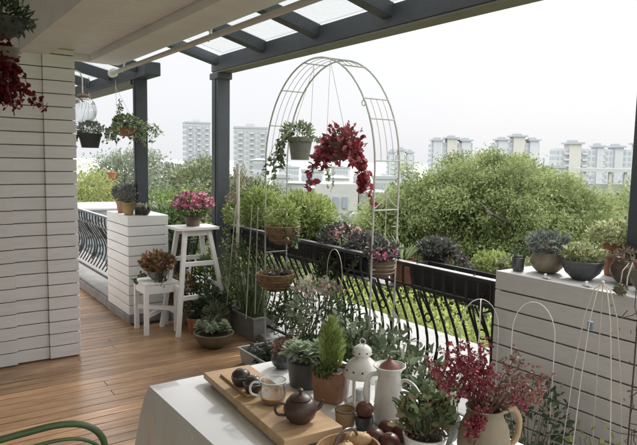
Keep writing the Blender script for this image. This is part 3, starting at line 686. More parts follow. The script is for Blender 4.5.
# ================================================================== wire obelisks and hoops
M_wirew = mat('white_wire', (.70, .68, .64), .4, .06, 12, .1)
def obelisk(label, x, y, r, h, n=4, rings=(.3, .6), cross=True, top=.0, m=M_wirew, wr=.0035, z0=0):
    t = thing('wire_obelisk', label, 'plant support', (x, y, z0))
    for k in range(n):
        a = 2*pi*k/n+.5; mb = MB(); pts = [Vector((r*cos(a)*q, r*sin(a)*q, h*zz)) for q, zz in ((1, 0), (.85, .35), (.66, .65), (.45, .87), (.22, .975), (0, 1))]
        mb.tube(pts, wr, 6).build('wire', m, t)
    for f in rings: MB().torus((0, 0, h*f), r*(1-.28*f), wr*.7, 24, 5).build('ring', m, t)
    MB().sphere((0, 0, h+.004), .008, 8, 6).build('finial', m, t); return t
def hoopw(label, x, y, w_, h, ang, m=M_wirew, z0=0, n=1, wr=.0024):
    t = thing('wire_hoop', label, 'plant support', (x, y, z0), ang)
    for k in range(n):
        M3 = Matrix.Rotation(k*pi/n, 3, 'Z'); sh = w_/2
        MB().tube([M3 @ Vector((-sh, 0, 0)), M3 @ Vector((-sh, 0, h-sh*1.6))]+[M3 @ Vector((-sh*cos(pi*i/14), 0, h-sh*1.6+sh*1.6*sin(pi*i/14))) for i in range(1, 14)]+[M3 @ Vector((sh, 0, h-sh*1.6)), M3 @ Vector((sh, 0, 0))], wr, 6).build('wire', m, t)
    return t
pk = at(603, 281, X=2.42)
ob = obelisk('tall white wire obelisk with a small blue clip in front of the right planter', pk.x, pk.y, .145, pk.z-.01, 5, rings=(), m=mat('dull_wire', (.50, .48, .43), .5, .1, 12), wr=.0026)
pb = at(604, 326, X=2.42)-Vector(ob.location)
MB().box((-.04, .02, pb.z), (.012, .022, .035)).build('clip', mat('blue_clip', (.13, .19, .26), .5), ob, bev=.002)
ph = at(535, 302, X=2.45); hoopw('single white wire hoop standing against the grey planter boards', ph.x, ph.y, .20, ph.z, -1.25)
ph = at(481, 299, X=2.5); hoopw('pair of crossed white wire hoops at the left end of the grey planter', ph.x, ph.y, .19, ph.z, -.9, n=2)
ph = at(478, 299, X=2.58)
ph = at(335, 245, X=2.56); hoopw('white wire hoop bent against the railing below the arch', ph.x, ph.y, .22, ph.z-.03, 1.45)
ph = at(208, 174, X=2.55); 
tt = thing('wire_obelisk', 'small pale wire frame rising behind the pink flowers', 'plant support', (2.52, 5.7, 1.0))
for s_ in (-1, 0, 1): MB().tube([(s_*.07, 0, -1.0), (s_*.07, 0, .15), (s_*.055, 0, .25), (0, 0, .34)], .0025, 5).build('wire', M_wire, tt)
# cream garden stake by the middle post and string trellis
st_ = thing('garden_stake', 'cream plastic garden stake standing right of the middle post', 'stake', (2.58, 4.98, 0))
a = at(238, 164, X=2.58); MB().tube([(0, 0, 0), (0, 0, a.z)], .017, 10).build('pole', mat('cream_plastic', (.55, .53, .46), .5, .08), st_); MB().torus((0, 0, a.z-.09), .019, .004, 16, 6).build('ring', M_wire, st_)
st_.location = (a.x, a.y, 0)
for i, (xa, ya, xb, yb, lab) in enumerate([(252, 205, 246, 305, 'thin grey wooden stake among the tall leaves'), (258, 207, 255, 300, 'second thin grey stake beside the arch pole'), (236, 205, 226, 300, 'slanted string tied from the stake down to the trough')]):
    A, B = at(xa, ya, X=2.5), at(xb, yb, X=2.42); t = thing('plant_stick', lab, 'stake', (B.x, B.y, B.z)); MB().tube([(0, 0, -.12), A-B], .004, 6).build('stick', mat('grey_stick', (.42, .40, .34), .8), t)
# ================================================================== table, cloth
tb = thing('table', 'long table hidden under a white cloth', 'table', (1.18, 1.2, 0))
M_tw = mat('table_wood', (.2, .12, .07), .5)
TX0, TX1, TY0, TY1, TZ = .742, 1.53, .2, 2.14, .748
MB().box((0, 0, TZ-.018), (TX1-TX0-.02, TY1-TY0-.02, .026)).build('tabletop', M_tw, tb).location = ((TX0+TX1)/2-1.18, (TY0+TY1)/2-1.2, 0)
for sx_ in (TX0+.06, TX1-.06):
    for sy_ in (TY0+.06, TY1-.06): MB().box((sx_-1.18, sy_-1.2, (TZ-.032)/2), (.05, .05, TZ-.032)).build('leg', M_tw, tb)
N = NT('table_cloth'); v = N.coord(); p = N.n('ShaderNodeBsdfPrincipled')
N.l(N.ramp(N.noise(v, 3, 4, .6), [(.3, (.74, .745, .76)), (.7, (.80, .80, .81))]), p.inputs['Base Color'])
rr = N.n('ShaderNodeMapRange'); rr.inputs['To Min'].default_value = .14; rr.inputs['To Max'].default_value = .34; N.l(N.noise(v, 9, 3, .5), rr.inputs[0]); N.l(rr.outputs[0], p.inputs['Roughness'])
bn = N.n('ShaderNodeBump'); bn.inputs['Strength'].default_value = .35; bn.inputs['Distance'].default_value = .012; N.l(N.noise(v, 5, 4, .5, 1.2), bn.inputs['Height']); N.l(bn.outputs[0], p.inputs['Normal'])
p.inputs['Specular IOR Level'].default_value = .6; N.l(p.outputs[0], N.out.inputs[0]); M_cloth = N.m
mb = MB(); nx, ny, nd = 26, 46, 14; vs = []; W, D = TX1-TX0, TY1-TY0
ring = []
def rr_pt(s_):      # rounded rectangle outline, s_ in 0..1
    per = 2*(W+D); q = s_*per
    if q < W: return (TX0+q, TY1, 0, 1)
    q -= W
    if q < D: return (TX1, TY1-q, 1, 0)
    q -= D
    if q < W: return (TX1-q, TY0, 0, -1)
    q -= W; return (TX0, TY0+q, -1, 0)
K = 200; rows = []
outline = [rr_pt(k/K) for k in range(K)]
outline = [outline[k] for k in range(K)]
cxm, cym = (TX0+TX1)/2, (TY0+TY1)/2
for lev in (0, .35, .7, .93, 1.0):
    rows.append([(cxm+(x-cxm)*lev if lev < 1 else x, cym+(y-cym)*lev if lev < 1 else y, TZ+.004) for x, y, nx_, ny_ in outline] if lev else None)
rows = rows[1:]
for j in range(1, nd+1):
    h = j/nd*.56; r_ = []
    for k, (x, y, nx_, ny_) in enumerate(outline):
        # corners flare out, sides fall in shallow folds
        dcx = min(abs(x-TX0), abs(x-TX1)); dcy = min(abs(y-TY0), abs(y-TY1)); dc = max(dcx, dcy) if False else (dcx+dcy)
        fold = .017*sin(k*.33+1)+.010*sin(k*.81)+.004*sin(k*1.7+2); corner = math.exp(-(dc/.10)**2)
        o_ = (.006+min(h, .1)*.08)+fold*min(1, h/.25)+.03*corner*min(1, h/.3)
        sgx, sgy = (1 if x > cxm else -1), (1 if y > cym else -1)
        nxx, nyy = nx_+corner*.7*sgx*(nx_ == 0), ny_+corner*.7*sgy*(ny_ == 0)
        r_.append((x+nxx*o_, y+nyy*o_, TZ+.002-h))
    rows.append(r_)
vs = [(cxm, cym, TZ+.004)]+[p_ for r_ in rows for p_ in r_]; fs = [(0, 1+(k+1) % K, 1+k) for k in range(K)]
for i in range(len(rows)-1):
    for k in range(K): a = 1+i*K; fs.append((a+k, a+(k+1) % K, a+K+(k+1) % K, a+K+k))
mb.raw(vs, fs); cl = mb.build('tablecloth', M_cloth, None, ang=70)
md = cl.modifiers.new('thick', 'SOLIDIFY'); md.thickness = .002; md.offset = -1
tag(cl, 'glossy white cloth covering the table in the foreground', 'tablecloth')
# green tubular chair arm at bottom left
gch = thing('garden_chair', 'green bent tube garden chair whose arm shows at the bottom left', 'chair', (.25, 1.75, 0))
gm = mat('green_enamel', (.085, .135, .06), .35, .15, 8, .2, dirt=.2)
pp = [at(x, y, Y=1.9) for x, y in ((-60, 462), (-10, 443), (25, 433), (55, 425.5), (78, 424), (94, 429), (103, 439), (106, 452))]
o0 = Vector(gch.location)
pts = [q-o0 for q in pp]; pts = smooth(pts, 4)
pts.append(Vector((pts[-1].x+.005, pts[-1].y-.02, .42)))
MB().tube([pts[0]+Vector((-.1, 0, -.4))]+pts+[pts[-1]+Vector((.02, -.02, -.42))], .0105, 12).build('arm', gm, gch)
MB().tube([q+Vector((-.005, -.03, -.035)) for q in pts[6:-5]]+[pts[-5]+Vector((-.03, -.03, -.06))], .006, 8).build('brace', gm, gch)
c0 = pts[-1]
mb = MB(); [mb.bar(Vector((-.42, -.55+.04*k, .42)), Vector((c0.x, -.55+.04*k, .42)), .03, .012) for k in range(17)]; mb.build('seat', gm, gch)
for x, y in ((-.40, -.55), (c0.x, -.55), (-.40, .1)): MB().tube([(x, y, 0), (x, y, .42)], .011, 10).build('leg', gm, gch)
# ================================================================== pots and plants: materials
T_cot = mat('terracotta', (.36, .15, .085), .75, .2, 14, .4, 90, dirt=.3)
T_cot2 = mat('terracotta_pale', (.42, .24, .15), .8, .2, 14, .4, 90, dirt=.35)
P_black = mat('black_plastic', (.028, .028, .03), .5, .2, 10, .2, dirt=.2)
P_grey = mat('grey_plastic', (.20, .20, .195), .55, .1, 6, .3, 50, dirt=.25)
P_lgrey = mat('light_grey_plastic', (.42, .43, .43), .5, .1, 6, .3, 50, dirt=.3)
P_dark = mat('dark_glaze', (.055, .062, .068), .28, .35, 9, .2, 60, coat=.3)
P_tan = mat('tan_glaze', (.33, .28, .20), .45, .2, 9, .3, 60, c2=(.20, .165, .115), dirt=.25)
P_brown = mat('brown_glaze', (.13, .095, .075), .35, .3, 9, .3, 60, dirt=.3)
P_moss = mat('moss_glaze', (.10, .11, .07), .5, .3, 12, .3, 60, c2=(.20, .15, .10))
P_white = mat('white_enamel', (.72, .71, .68), .22, .04, 9, .08, 30, coat=.3, dirt=.12)
P_cream = mat('cream_clay', (.50, .47, .40), .6, .12, 9, .4, 60, dirt=.3)
P_greyg = mat('grey_green_pot', (.26, .27, .23), .6, .15, 9, .3, 60, dirt=.25)
M_soil = mat('soil', (.035, .026, .018), .95, .3, 40, 1., 90)
M_coco = mat('coconut_fibre', (.21, .125, .065), .95, .35, 30, 1., 120, c2=(.36, .24, .14))
M_wick = mat('wicker', (.34, .20, .10), .6, .3, 30, .5, 120)
def LM(n, *c, tr=.35, r=.5, sp=.4):
    g = []
    for q in c:      # slightly desaturated and lightened tone
        l_ = .3*q[0]+.6*q[1]+.1*q[2]; g.append(tuple(min(.8, (v*.84+l_*.16)*1.3+.006) for v in q))
    return leafmat('foliage_'+n, g, r, tr, sp)
F_green = LM('green', (.03, .055, .015), (.07, .12, .03), (.13, .19, .055))
F_dark = LM('dark', (.015, .03, .012), (.04, .07, .028), (.075, .12, .05))
F_lime = LM('lime', (.12, .17, .03), (.22, .29, .06), (.34, .40, .12))
F_yel = LM('yellow', (.10, .13, .04), (.24, .27, .10), (.48, .48, .26), (.08, .12, .04))
F_blue = LM('blue', (.07, .09, .075), (.13, .155, .13), (.22, .245, .21), (.12, .11, .11), tr=.12)
F_purple = LM('purple', (.04, .03, .035), (.075, .07, .07), (.14, .135, .14), (.05, .07, .04), (.08, .10, .06), tr=.15)
F_red = LM('red', (.10, .008, .018), (.20, .015, .035), (.30, .03, .06), (.055, .008, .014), tr=.3)
F_crim = LM('crimson', (.18, .015, .025), (.30, .03, .05), (.10, .014, .02), (.46, .13, .15), tr=.3)
F_pink = LM('pink', (.45, .06, .18), (.62, .16, .30), (.75, .36, .45), (.35, .03, .12), tr=.35)
F_pale = LM('palepink', (.42, .20, .22), (.55, .34, .34), (.30, .10, .13), (.20, .17, .10), tr=.3)
F_bronze = LM('bronze', (.12, .05, .02), (.22, .10, .03), (.30, .17, .05), (.06, .04, .02), (.08, .07, .03))
F_ivy = LM('ivy', (.05, .08, .03), (.10, .14, .06), (.18, .23, .11), (.34, .38, .24))
F_silver = LM('silver', (.08, .115, .05), (.15, .20, .10), (.25, .30, .18), (.42, .45, .34), tr=.42)
F_dry = LM('dry', (.25, .19, .12), (.16, .11, .07), (.10, .07, .05))
F_coni = LM('conifer', (.10, .15, .025), (.22, .30, .06), (.36, .44, .12))
F_begonia = LM('begonia', (.12, .05, .045), (.20, .09, .08), (.10, .10, .05), (.28, .15, .14))
F_succ = LM('succulent', (.20, .26, .16), (.30, .37, .25), (.42, .48, .36), tr=.45)
M_stem = mat('stem', (.09, .075, .04), .7, .2, 20); M_stemg = mat('green_stem', (.09, .12, .04), .6, .2, 20); M_rstem = mat('red_stem', (.16, .06, .05), .7, .2, 20)
PROF = {
    'taper': lambda r, h: [(r*.70, 0), (r*.92, h*.80), (r*1.0, h*.80), (r*1.03, h*.98), (r*.99, h), (r*.90, h), (r*.88, h*.86)],
    'plain': lambda r, h: [(r*.78, 0), (r*.84, h*.02), (r*.97, h*.9), (r, h*.99), (r*.97, h), (r*.92, h), (r*.9, h*.86)],
    'round': lambda r, h: [(r*.5, 0), (r*.62, h*.04), (r*.88, h*.25), (r, h*.5), (r*.96, h*.75), (r*.84, h*.92), (r*.86, h*.97), (r*.84, h), (r*.78, h), (r*.76, h*.86)],
    'bowl': lambda r, h: [(r*.45, 0), (r*.5, h*.06), (r*.78, h*.35), (r*.93, h*.7), (r*.99, h*.92), (r*1.02, h*.97), (r, h), (r*.93, h), (r*.9, h*.88)],
    'hemi': lambda r, h: [(.001, 0), (r*.35, h*.06), (r*.7, h*.28), (r*.9, h*.6), (r, h), (r*.95, h), (r*.93, h*.9)],
}
def pot(t, kind, r, h, m, n=28, square=0, ribs=0, rd=0, soil=True, name='pot', z=0):
    pr = PROF[kind](r, h); o = MB().lathe(pr, n, (0, 0, z), square=square, ribs=ribs, ribd=rd).build(name, m, t, ang=50)
    if soil:
        rs = pr[-1][0]; mb = MB(); mb.lathe([(.0001, z+h*.87+.006), (rs*.6, z+h*.87+.003), (rs, z+h*.87)], n, square=square); mb.build('soil', M_soil, t)
    return h*.88+z
def trough(t, L, W, H, m, ang=0, rim=.012, lip=True, soil=.8):
    """rectangular planter, tapering, hollow, with a rolled rim; long side along local Y"""
    mb = MB(); k = .88
    def ringv(w_, l_, z): return [(-w_/2, -l_/2, z), (w_/2, -l_/2, z), (w_/2, l_/2, z), (-w_/2, l_/2, z)]
    rows = [ringv(W*k, L*.94, 0), ringv(W, L, H*.9), ringv(W+rim*1.6, L+rim*1.6, H*.9), ringv(W+rim*1.6, L+rim*1.6, H), ringv(W-rim, L-rim, H), ringv(W*k, L*.95, H*.15)]
    vs = [p for r_ in rows for p in r_]; fs = [(3, 2, 1, 0), (20, 21, 22, 23)]
    for i in range(5):
        for j in range(4): fs.append((i*4+j, i*4+(j+1) % 4, i*4+4+(j+1) % 4, i*4+4+j))
    mb.raw(vs, fs); mb.build('pot', m, t, bev=.004)
    w2 = W*(k+(1-k)*soil)-rim*1.2; l2 = L*(.95+.05*soil)-rim*1.5; z = H*soil
    MB().bx(-w2/2, w2/2, -l2/2, l2/2, z-.02, z).build('soil', M_soil, t); return z
def blossoms(lb, P, size, petals=5, t='round'):
    P = np.array(P); n = len(P); U = nrm(RNG.normal(size=(n, 3))+np.array([0, -.3, .5]))
    A = nrm(np.cross(U, RNG.normal(size=(n, 3)))); B = np.cross(U, A)
    for k in range(petals):
        a = 2*pi*k/petals+RNG.random(n)[:, None]*.5; D = A*np.cos(a)+B*np.sin(a)+U*.35
        lb.add(P, D, size*(.75+.5*RNG.random(n)), size*.8, t)
def stems(mb, c, n, h, spread, r=.002, tops=None):
    out = []
    for i in range(n):
        a = random.random()*2*pi; s_ = spread*random.random()**.5; e = Vector((c[0]+s_*cos(a), c[1]+s_*sin(a), c[2]+h*random.uniform(.7, 1)))
        b = Vector((c[0]+s_*.25*cos(a), c[1]+s_*.25*sin(a), c[2])); m = b.lerp(e, .5)+Vector((random.gauss(0, spread*.1), random.gauss(0, spread*.1), h*.06))
        mb.tube([b, m, e], [r*1.3, r, r*.6], 5, cap=False); out.append((b, m, e))
    return out
def leafy(t, z, h, R, n, L, W, m, tpl='leaf', ns=10, name='foliage', stem=M_stemg, lift=.3, clump=0, c=(0, 0), flat=.7, shell=.5):
    """bushy plant: stems from the soil and a mass of leaves round their upper part"""
    if ns: mb = MB(); stems(mb, (c[0], c[1], z-.01), ns, h*.85, R*.8); mb.build('stems', stem, t)
    lb = LB(); bush(lb, (c[0], c[1], z+h*.55), (R, R, h*.5), n, L, W, tpl, lift, clump, shell=shell); lb.build(name, m, t); return t
def wpx(w_, loc): return w_/2/FPX*(Vector(loc)-Vector((0, 0, EYE))).dot(cf)
def P0(name, label, loc, group=None, cat='potted plant', rz=0): return thing(name, label, cat, tuple(loc), rz, group)
# ------------------------------------------------------------------ hanging plants near the camera, top left
q = at(2, 22, Y=2.6)
t = P0('hanging_plant', 'dark green hanging plant with wire bracket cut by the top left corner', (q.x, q.y, q.z), cat='hanging plant')
zc = 3.0-q.z; MB().tube([(0, 0, .0), (0, 0, 2.98-q.z)], .0025, 5).build('wire', P_black, t)
pot(t, 'hemi', .09, .07, P_black, z=-.06); lb = LB(); bush(lb, (-.01, 0, .02), (.11, .11, .06), 500, .035, .012, 'leaf', .1); lb.build('foliage', F_dark, t)
MB().torus((.03, 0, -.0), .085, .004, 24, 6).build('hoop', P_black, t)
q = at(4, 82, Y=2.9)
t = P0('hanging_plant', 'crimson leaved trailing plant hanging in front of the house wall at left', (q.x, q.y, q.z), cat='hanging plant')
MB().tube([(-.05, 0, .1), (-.05, 0, 2.98-q.z)], .0025, 5).build('wire', P_black, t)
pot(t, 'taper', .07, .08, P_brown, z=.06)
lb = LB(); mb = MB(); bush(lb, (-.03, 0, .05), (.085, .09, .15), 900, .022, .017, 'round', -.2)
for a_ in range(16): vine(lb, mb, (-.03+random.gauss(0, .03), random.gauss(0, .05), .08), (random.uniform(-.8, 1), random.uniform(-.6, .4), .1), random.uniform(.15, .27), 30, .020, .016, 'round', 1)
for dz in (0, .03): vine(lb, mb, (.03, -.02, .02-dz), (1, -.1, .15), .17, 24, .020, .017, 'round', .45, start=.3)
mb.build('stems', M_rstem, t); lb.build('foliage', leafmat('foliage_wine', [(.07, .006, .012), (.14, .012, .025), (.22, .02, .04), (.05, .012, .012)], .5, .25, .3), t)
# ------------------------------------------------------------------ hanging at the left bay
gm_ = bpy.data.materials.new('clear_glass'); gm_.use_nodes = True; g_ = gm_.node_tree; g_.nodes.clear(); o_ = g_.nodes.new('ShaderNodeOutputMaterial')
tr_ = g_.nodes.new('ShaderNodeBsdfTransparent'); tr_.inputs[0].default_value = (.93, .95, .95, 1); gg = g_.nodes.new('ShaderNodeBsdfGlossy'); gg.inputs['Roughness'].default_value = .04
lw = g_.nodes.new('ShaderNodeLayerWeight'); lw.inputs[0].default_value = .35; mr2 = g_.nodes.new('ShaderNodeMapRange'); mr2.inputs['To Min'].default_value = .06; mr2.inputs['To Max'].default_value = .85
g_.links.new(lw.outputs['Facing'], mr2.inputs[0]); mm = g_.nodes.new('ShaderNodeMixShader'); g_.links.new(mr2.outputs[0], mm.inputs[0]); g_.links.new(tr_.outputs[0], mm.inputs[1]); g_.links.new(gg.outputs[0], mm.inputs[2]); g_.links.new(mm.outputs[0], o_.inputs[0]); M_glass = gm_
q = at(83, 110, Y=5.8); r = wpx(27, q)
t = P0('glass_terrarium', 'round clear glass terrarium hanging beside the house column', q, cat='terrarium')
MB().sphere((0, 0, 0), r, 24, 14).build('globe', M_glass, t); MB().sphere((0, 0, r*1.02), r*.42, 12, 8, (1, 1, .45)).build('cap', M_coco, t)
lb = LB(); lb.blades(np.zeros((14, 3))+[0, 0, r*.95], nrm(RNG.normal(size=(14, 3))*[1, 1, .3]), r*.9, .006, .5); lb.build('foliage', F_dry, t)
MB().tube([(0, 0, r*1.2), (0, 0, r*2.3), (-.02, 0, r*2.7), (-.06, 0, r*2.85)], .006, 6).build('hook', M_wirew, t)
q = at(90, 138, Y=5.8); r = wpx(23, q)
t = P0('hanging_pot', 'black plastic hanging pot with pale green plant below the glass terrarium', (q.x, q.y, q.z-.09), cat='hanging plant')
z = pot(t, 'taper', r, .13, P_black); leafy(t, z, .11, r*1.2, 420, .035, .016, LM('greyg', (.10, .13, .08), (.18, .21, .14), (.28, .30, .22)), ns=6)
lb = LB(); mb = MB(); [vine(lb, mb, (-r*.8, 0, .12), (-1, random.uniform(-.5, .5), .3), .16, 26, .028, .016, 'leaf', .8) for k in range(5)]; mb.build('stems', M_stemg, t); lb.build('foliage', F_ivy, t)
for s_ in (-1, 0, 1): MB().tube([(s_*r*.9, (s_ == 0)*r*.9, .12), (0, 0, .5), (0, 0, 2.32-q.z+.09)], .0018, 5).build('wire', M_wirew, t)
q = at(127, 131, Y=5.72); r = wpx(20, q)
t = P0('hanging_basket', 'terracotta coloured hanging basket spilling ivy in front of the left post', (q.x, q.y, q.z-.05), cat='hanging plant')
z = pot(t, 'bowl', r, .11, T_cot)
lb = LB(); mb = MB(); bush(lb, (0, 0, z+.03), (r*1.3, r*1.2, .06), 380, .04, .024, 'leaf', .3)
for k in range(26):
    a_ = random.random()*2*pi; vine(lb, mb, (r*.8*cos(a_), r*.8*sin(a_), z+.02), (cos(a_)*1.2, sin(a_), .5), random.uniform(.14, .30), 26, .034, .024, 'ivy', .75)
for k in range(3): vine(lb, mb, (-.05, 0, z), (-.3+random.gauss(0, .1), 0, 1), .26, 14, .035, .02, 'leaf', -.1)
for k in range(6): vine(lb, mb, (.09, 0, z), (1, -.3+random.gauss(0, .3), .6), .26, 22, .036, .022, 'leaf', .35)
mb.build('stems', M_stemg, t); lb.build('foliage', F_ivy, t)
MB().tube([(-r*.9, 0, .1), (-.10, 0, .45), (-.10, 0, 2.35-q.z)], .0018, 5).build('wire', M_wirew, t); MB().tube([(r*.9, 0, .1), (-.10, 0, .45)], .0018, 5).build('wire', M_wirew, t)
q = at(112, 175, Y=8.5)
t = P0('clay_pot', 'tiny orange clay pot hanging far behind the left planter', (q.x, q.y, q.z-.05), cat='pot')
pot(t, 'taper', .06, .09, mat('orange_clay', (.45, .17, .08), .8), soil=False); MB().tube([(0, 0, .07), (0, 0, 2.4-q.z)], .0015, 4).build('wire', M_wirew, t)
# ------------------------------------------------------------------ on the left planter
def on_px(px, py, z): return at(px, py, Z=z)
for px, py, w_, lab in ((119, 214, 15, 'blue-grey succulent in a small clay pot, left pot on the white planter'), (132, 215.5, 13, 'blue-grey succulent in an ochre clay pot, middle pot on the white planter')):
    q = Vector((1.875, 6.13, 1.042)) if px < 125 else Vector((1.856, 5.88, 1.042)); r = .071 if px < 125 else .062; t = P0('potted_plant', lab, q); z = pot(t, 'taper', r, .12, T_cot2 if px < 125 else mat('ochre_clay', (.40, .28, .12), .8, dirt=.3))
    leafy(t, z, .17, .10, 800, .032, .014, F_blue, 'leaf', 8, stem=M_stem)
q = Vector((1.975, 5.757, 1.042)); t = P0('potted_plant', 'spiky olive succulent arching from a dark bowl, right pot on the white planter', q); z = pot(t, 'bowl', .062, .075, P_black)
lb = LB(); n = 80; a_ = RNG.random(n)*2*pi; lb.blades(np.stack([.04*np.cos(a_), .04*np.sin(a_), np.full(n, z)], 1), np.stack([np.cos(a_), np.sin(a_), .9+.9*RNG.random(n)], 1), .15+.15*RNG.random(n), .014, .75); lb.build('foliage', LM('aloe', (.07, .09, .05), (.14, .16, .09), (.26, .27, .17)), t)
# azalea on the stool
q = Vector((2.24, 5.22, .978)); t = P0('potted_plant', 'bushy pink azalea in full bloom on the tall white stool', q); z = pot(t, 'taper', .085, .09, P_brown)
leafy(t, z-.02, .24, .19, 900, .03, .014, F_green, ns=12); lb = LB(); P, d = ball(300, (0, 0, .2), (.20, .18, .115), .85, .35); blossoms(lb, P, .026); lb.build('blossoms', F_pink, t)
# coleus on the low stand
q = Vector((1.95, 5.36, .476)); t = P0('potted_plant', 'bronze coleus in a grey pot on the low white stand', q); z = pot(t, 'bowl', .10, .085, P_grey)
leafy(t, z, .16, .14, 330, .055, .034, F_bronze, 'leaf', 12, stem=M_rstem); lb = LB(); mb = MB()
for k in range(7): vine(lb, mb, (0, -.08, z), (random.uniform(-1, .3), -1, .4), .14, 10, .035, .022, 'leaf', 1.2)
vine(lb, mb, (-.1, 0, z), (-1, -.1, .3), .16, 16, .04, .03, 'round', .3); mb.build('stems', M_rstem, t); lb.build('foliage', F_dark, t)
# ------------------------------------------------------------------ floor group by the stool
q = on_px(196, 333, 0); t = P0('potted_plant', 'terracotta pot on the deck between the white stool and the succulent bowl', q); z = pot(t, 'taper', .085, .15, T_cot); leafy(t, z, .16, .10, 200, .04, .02, F_dark, ns=6)
q = on_px(215, 341, 0); q = Vector((2.17, 4.62, 0)); t = P0('potted_plant', 'wide dark bowl of grey-green succulents on the deck', q)
z = pot(t, 'bowl', .17, .13, P_moss)
lb = LB()
for k in range(22):
    a_ = random.random()*2*pi; s_ = .15*random.random()**.5; rosette(lb, (s_*cos(a_), s_*sin(a_), z+.03+.05*random.random()), random.uniform(.04, .065), 4, 8, .24)
lb.build('rosettes', F_succ, t); leafy(t, z, .24, .11, 520, .035, .014, LM('olive', (.04, .045, .02), (.08, .085, .04), (.14, .14, .07)), ns=12, c=(.05, .08))
q = Vector((2.34, 5.03, 0)); t = P0('potted_plant', 'dark leafy plant on the deck behind the succulent bowl', q); z = pot(t, 'plain', .10, .15, P_black); leafy(t, z, .24, .17, 700, .05, .022, F_dark, ns=12)
q = Vector((2.44, 5.33, 0)); t = P0('potted_plant', 'dim green plant in a black pot at the foot of the middle post', q); z = pot(t, 'plain', .09, .16, P_black); leafy(t, z, .5, .14, 700, .06, .016, F_green, ns=12)
t = P0('potted_plant', 'reddish trailing plant in an old clay pot behind the ladder stool', Vector((2.22, 5.44, 0))); z = pot(t, 'taper', .08, .14, T_cot2); leafy(t, z, .36, .15, 420, .05, .03, F_bronze, ns=10, stem=M_rstem)
# grey trough with tall lily leaves, pale trough in front
c = at(253, 343, Z=0); rim = at(252.4, 318, X=c.x); e_ = at(276, 314, Y=rim.y)
H1 = rim.z; W1, L1 = .26, .50
t = P0('planter_trough', 'grey plastic trough with tall thin leaves beside the arch pole', (c.x+W1/2, c.y+L1/2, 0)); z = trough(t, L1, W1, H1, P_grey)
lb = LB(); n = 110; P = np.stack([RNG.uniform(-.09, .09, n), RNG.uniform(-.2, .2, n), np.full(n, z)], 1)
lb.blades(P, np.stack([RNG.normal(size=n)*.22, RNG.normal(size=n)*.22, np.ones(n)], 1), RNG.uniform(.35, .85, n), .022, .25, 6)
lb.build('foliage', LM('lily', (.05, .08, .03), (.10, .15, .055), (.18, .23, .10)), t)
leafy(t, z, .70, .18, 800, .045, .015, F_green, ns=10, name='foliage', c=(.0, .05))
c = at(238, 364, Z=0); rim = at(236, 347, X=c.x)
t = P0('planter_trough', 'low pale grey trough of dark clippings between deck and table', (c.x+.17, c.y-.28, 0)); z = trough(t, .62, .30, rim.z, P_lgrey, soil=.7)
leafy(t, z-.04, .09, .15, 420, .05, .02, F_dark, ns=0, flat=1); lb = LB(); P = np.stack([RNG.uniform(-.12, .12, 260), RNG.uniform(-.26, .26, 260), z+.01+RNG.random(260)*.04], 1); lb.add(P, RNG.normal(size=(260, 3))*[1, 1, .4]+[0, 0, .2], .06, .022, 'leaf'); lb.build('foliage', LM('clip', (.03, .035, .03), (.08, .085, .08), (.15, .15, .14)), t)
q = Vector((2.36, 3.62, 0)); t = P0('potted_plant', 'reddish begonia with pink flowers standing right of the pale trough', q); z = pot(t, 'plain', .12, .14, P_black)
leafy(t, z, .16, .17, 700, .045, .03, F_begonia, 'round', 12, stem=M_rstem); lb = LB(); P, d = ball(26, (.0, -.02, z+.17), (.07, .07, .03), .6); blossoms(lb, P, .018); lb.build('blossoms', F_pink, t)
# ------------------------------------------------------------------ beside the middle post
q = at(232, 212, X=2.56); t = P0('climbing_plant', 'light green climber with a dry brown flower head at the middle post', (q.x, q.y, 0), cat='climbing plant')
z = pot(t, 'plain', .10, .2, P_grey); lb = LB(); mb = MB()
for k in range(9):
    e = Vector((random.gauss(0, .05), random.gauss(0, .06), q.z+random.uniform(-.5, .15))); mb.tube([(0, 0, z), (random.gauss(0, .04), random.gauss(0, .04), e.z*.5), e], .003, 5)
    m_ = np.linspace(.3, 1, 40)[:, None]; P = np.array(e)[None]*m_+RNG.normal(size=(40, 3))*.03; lb.add(P, RNG.normal(size=(40, 3)), .035, .018, 'leaf')
bush(lb, (0, 0, q.z-.02), (.08, .08, .12), 260, .036, .022, 'leaf', .1); mb.build('stems', M_stemg, t); lb.build('foliage', F_lime, t)
lb = LB(); bush(lb, (-.01, -.02, q.z+.13), (.05, .05, .045), 60, .04, .022, 'leaf'); lb.build('flower_head', F_dry, t)
# ------------------------------------------------------------------ hanging plants on the arch
q = at(300, 160, X=2.5); r = wpx(26, q)
t = P0('hanging_pot', 'grey-green hanging pot with long trailing ivy under the left of the arch', (q.x, q.y, q.z), cat='hanging plant')
z = pot(t, 'taper', r*.98, .17, P_greyg)
lb = LB(); mb = MB(); bush(lb, (-.02, 0, z+.055), (.12, .12, .075), 420, .034, .014, 'leaf', .6)
for k in range(9): vine(lb, mb, (-r*.95+random.gauss(0, .01), random.gauss(0, .03), z+.03), (-1, random.uniform(-.4, .4), .1), random.uniform(.24, .46), 17, .036, .03, 'ivy', 1.0, wig=.2)
for k in range(9):
    a_ = random.uniform(-.4, .9)-1.2; vine(lb, mb, (r*cos(a_), r*sin(a_), z+.02), (cos(a_)*.5, sin(a_)*.5, .2), random.uniform(.28, .5), 14, .03, .025, 'ivy', 1.2, wig=.14)
mb.build('stems', M_stemg, t); lb.build('foliage', F_ivy, t)
top = Vector((2.5, 3.66, 2.27))-q
for s_ in (-1, 1): MB().tube([(s_*r*.9, 0, .16), top], .0016, 5).build('wire', M_wire, t)
q = at(340, 153, X=2.5); r = wpx(26, q)
t = P0('hanging_pot', 'crimson bougainvillea spilling from a hanging pot under the right of the arch', (q.x, q.y, q.z-.05), cat='hanging plant')
z = pot(t, 'bowl', r, .12, P_brown)
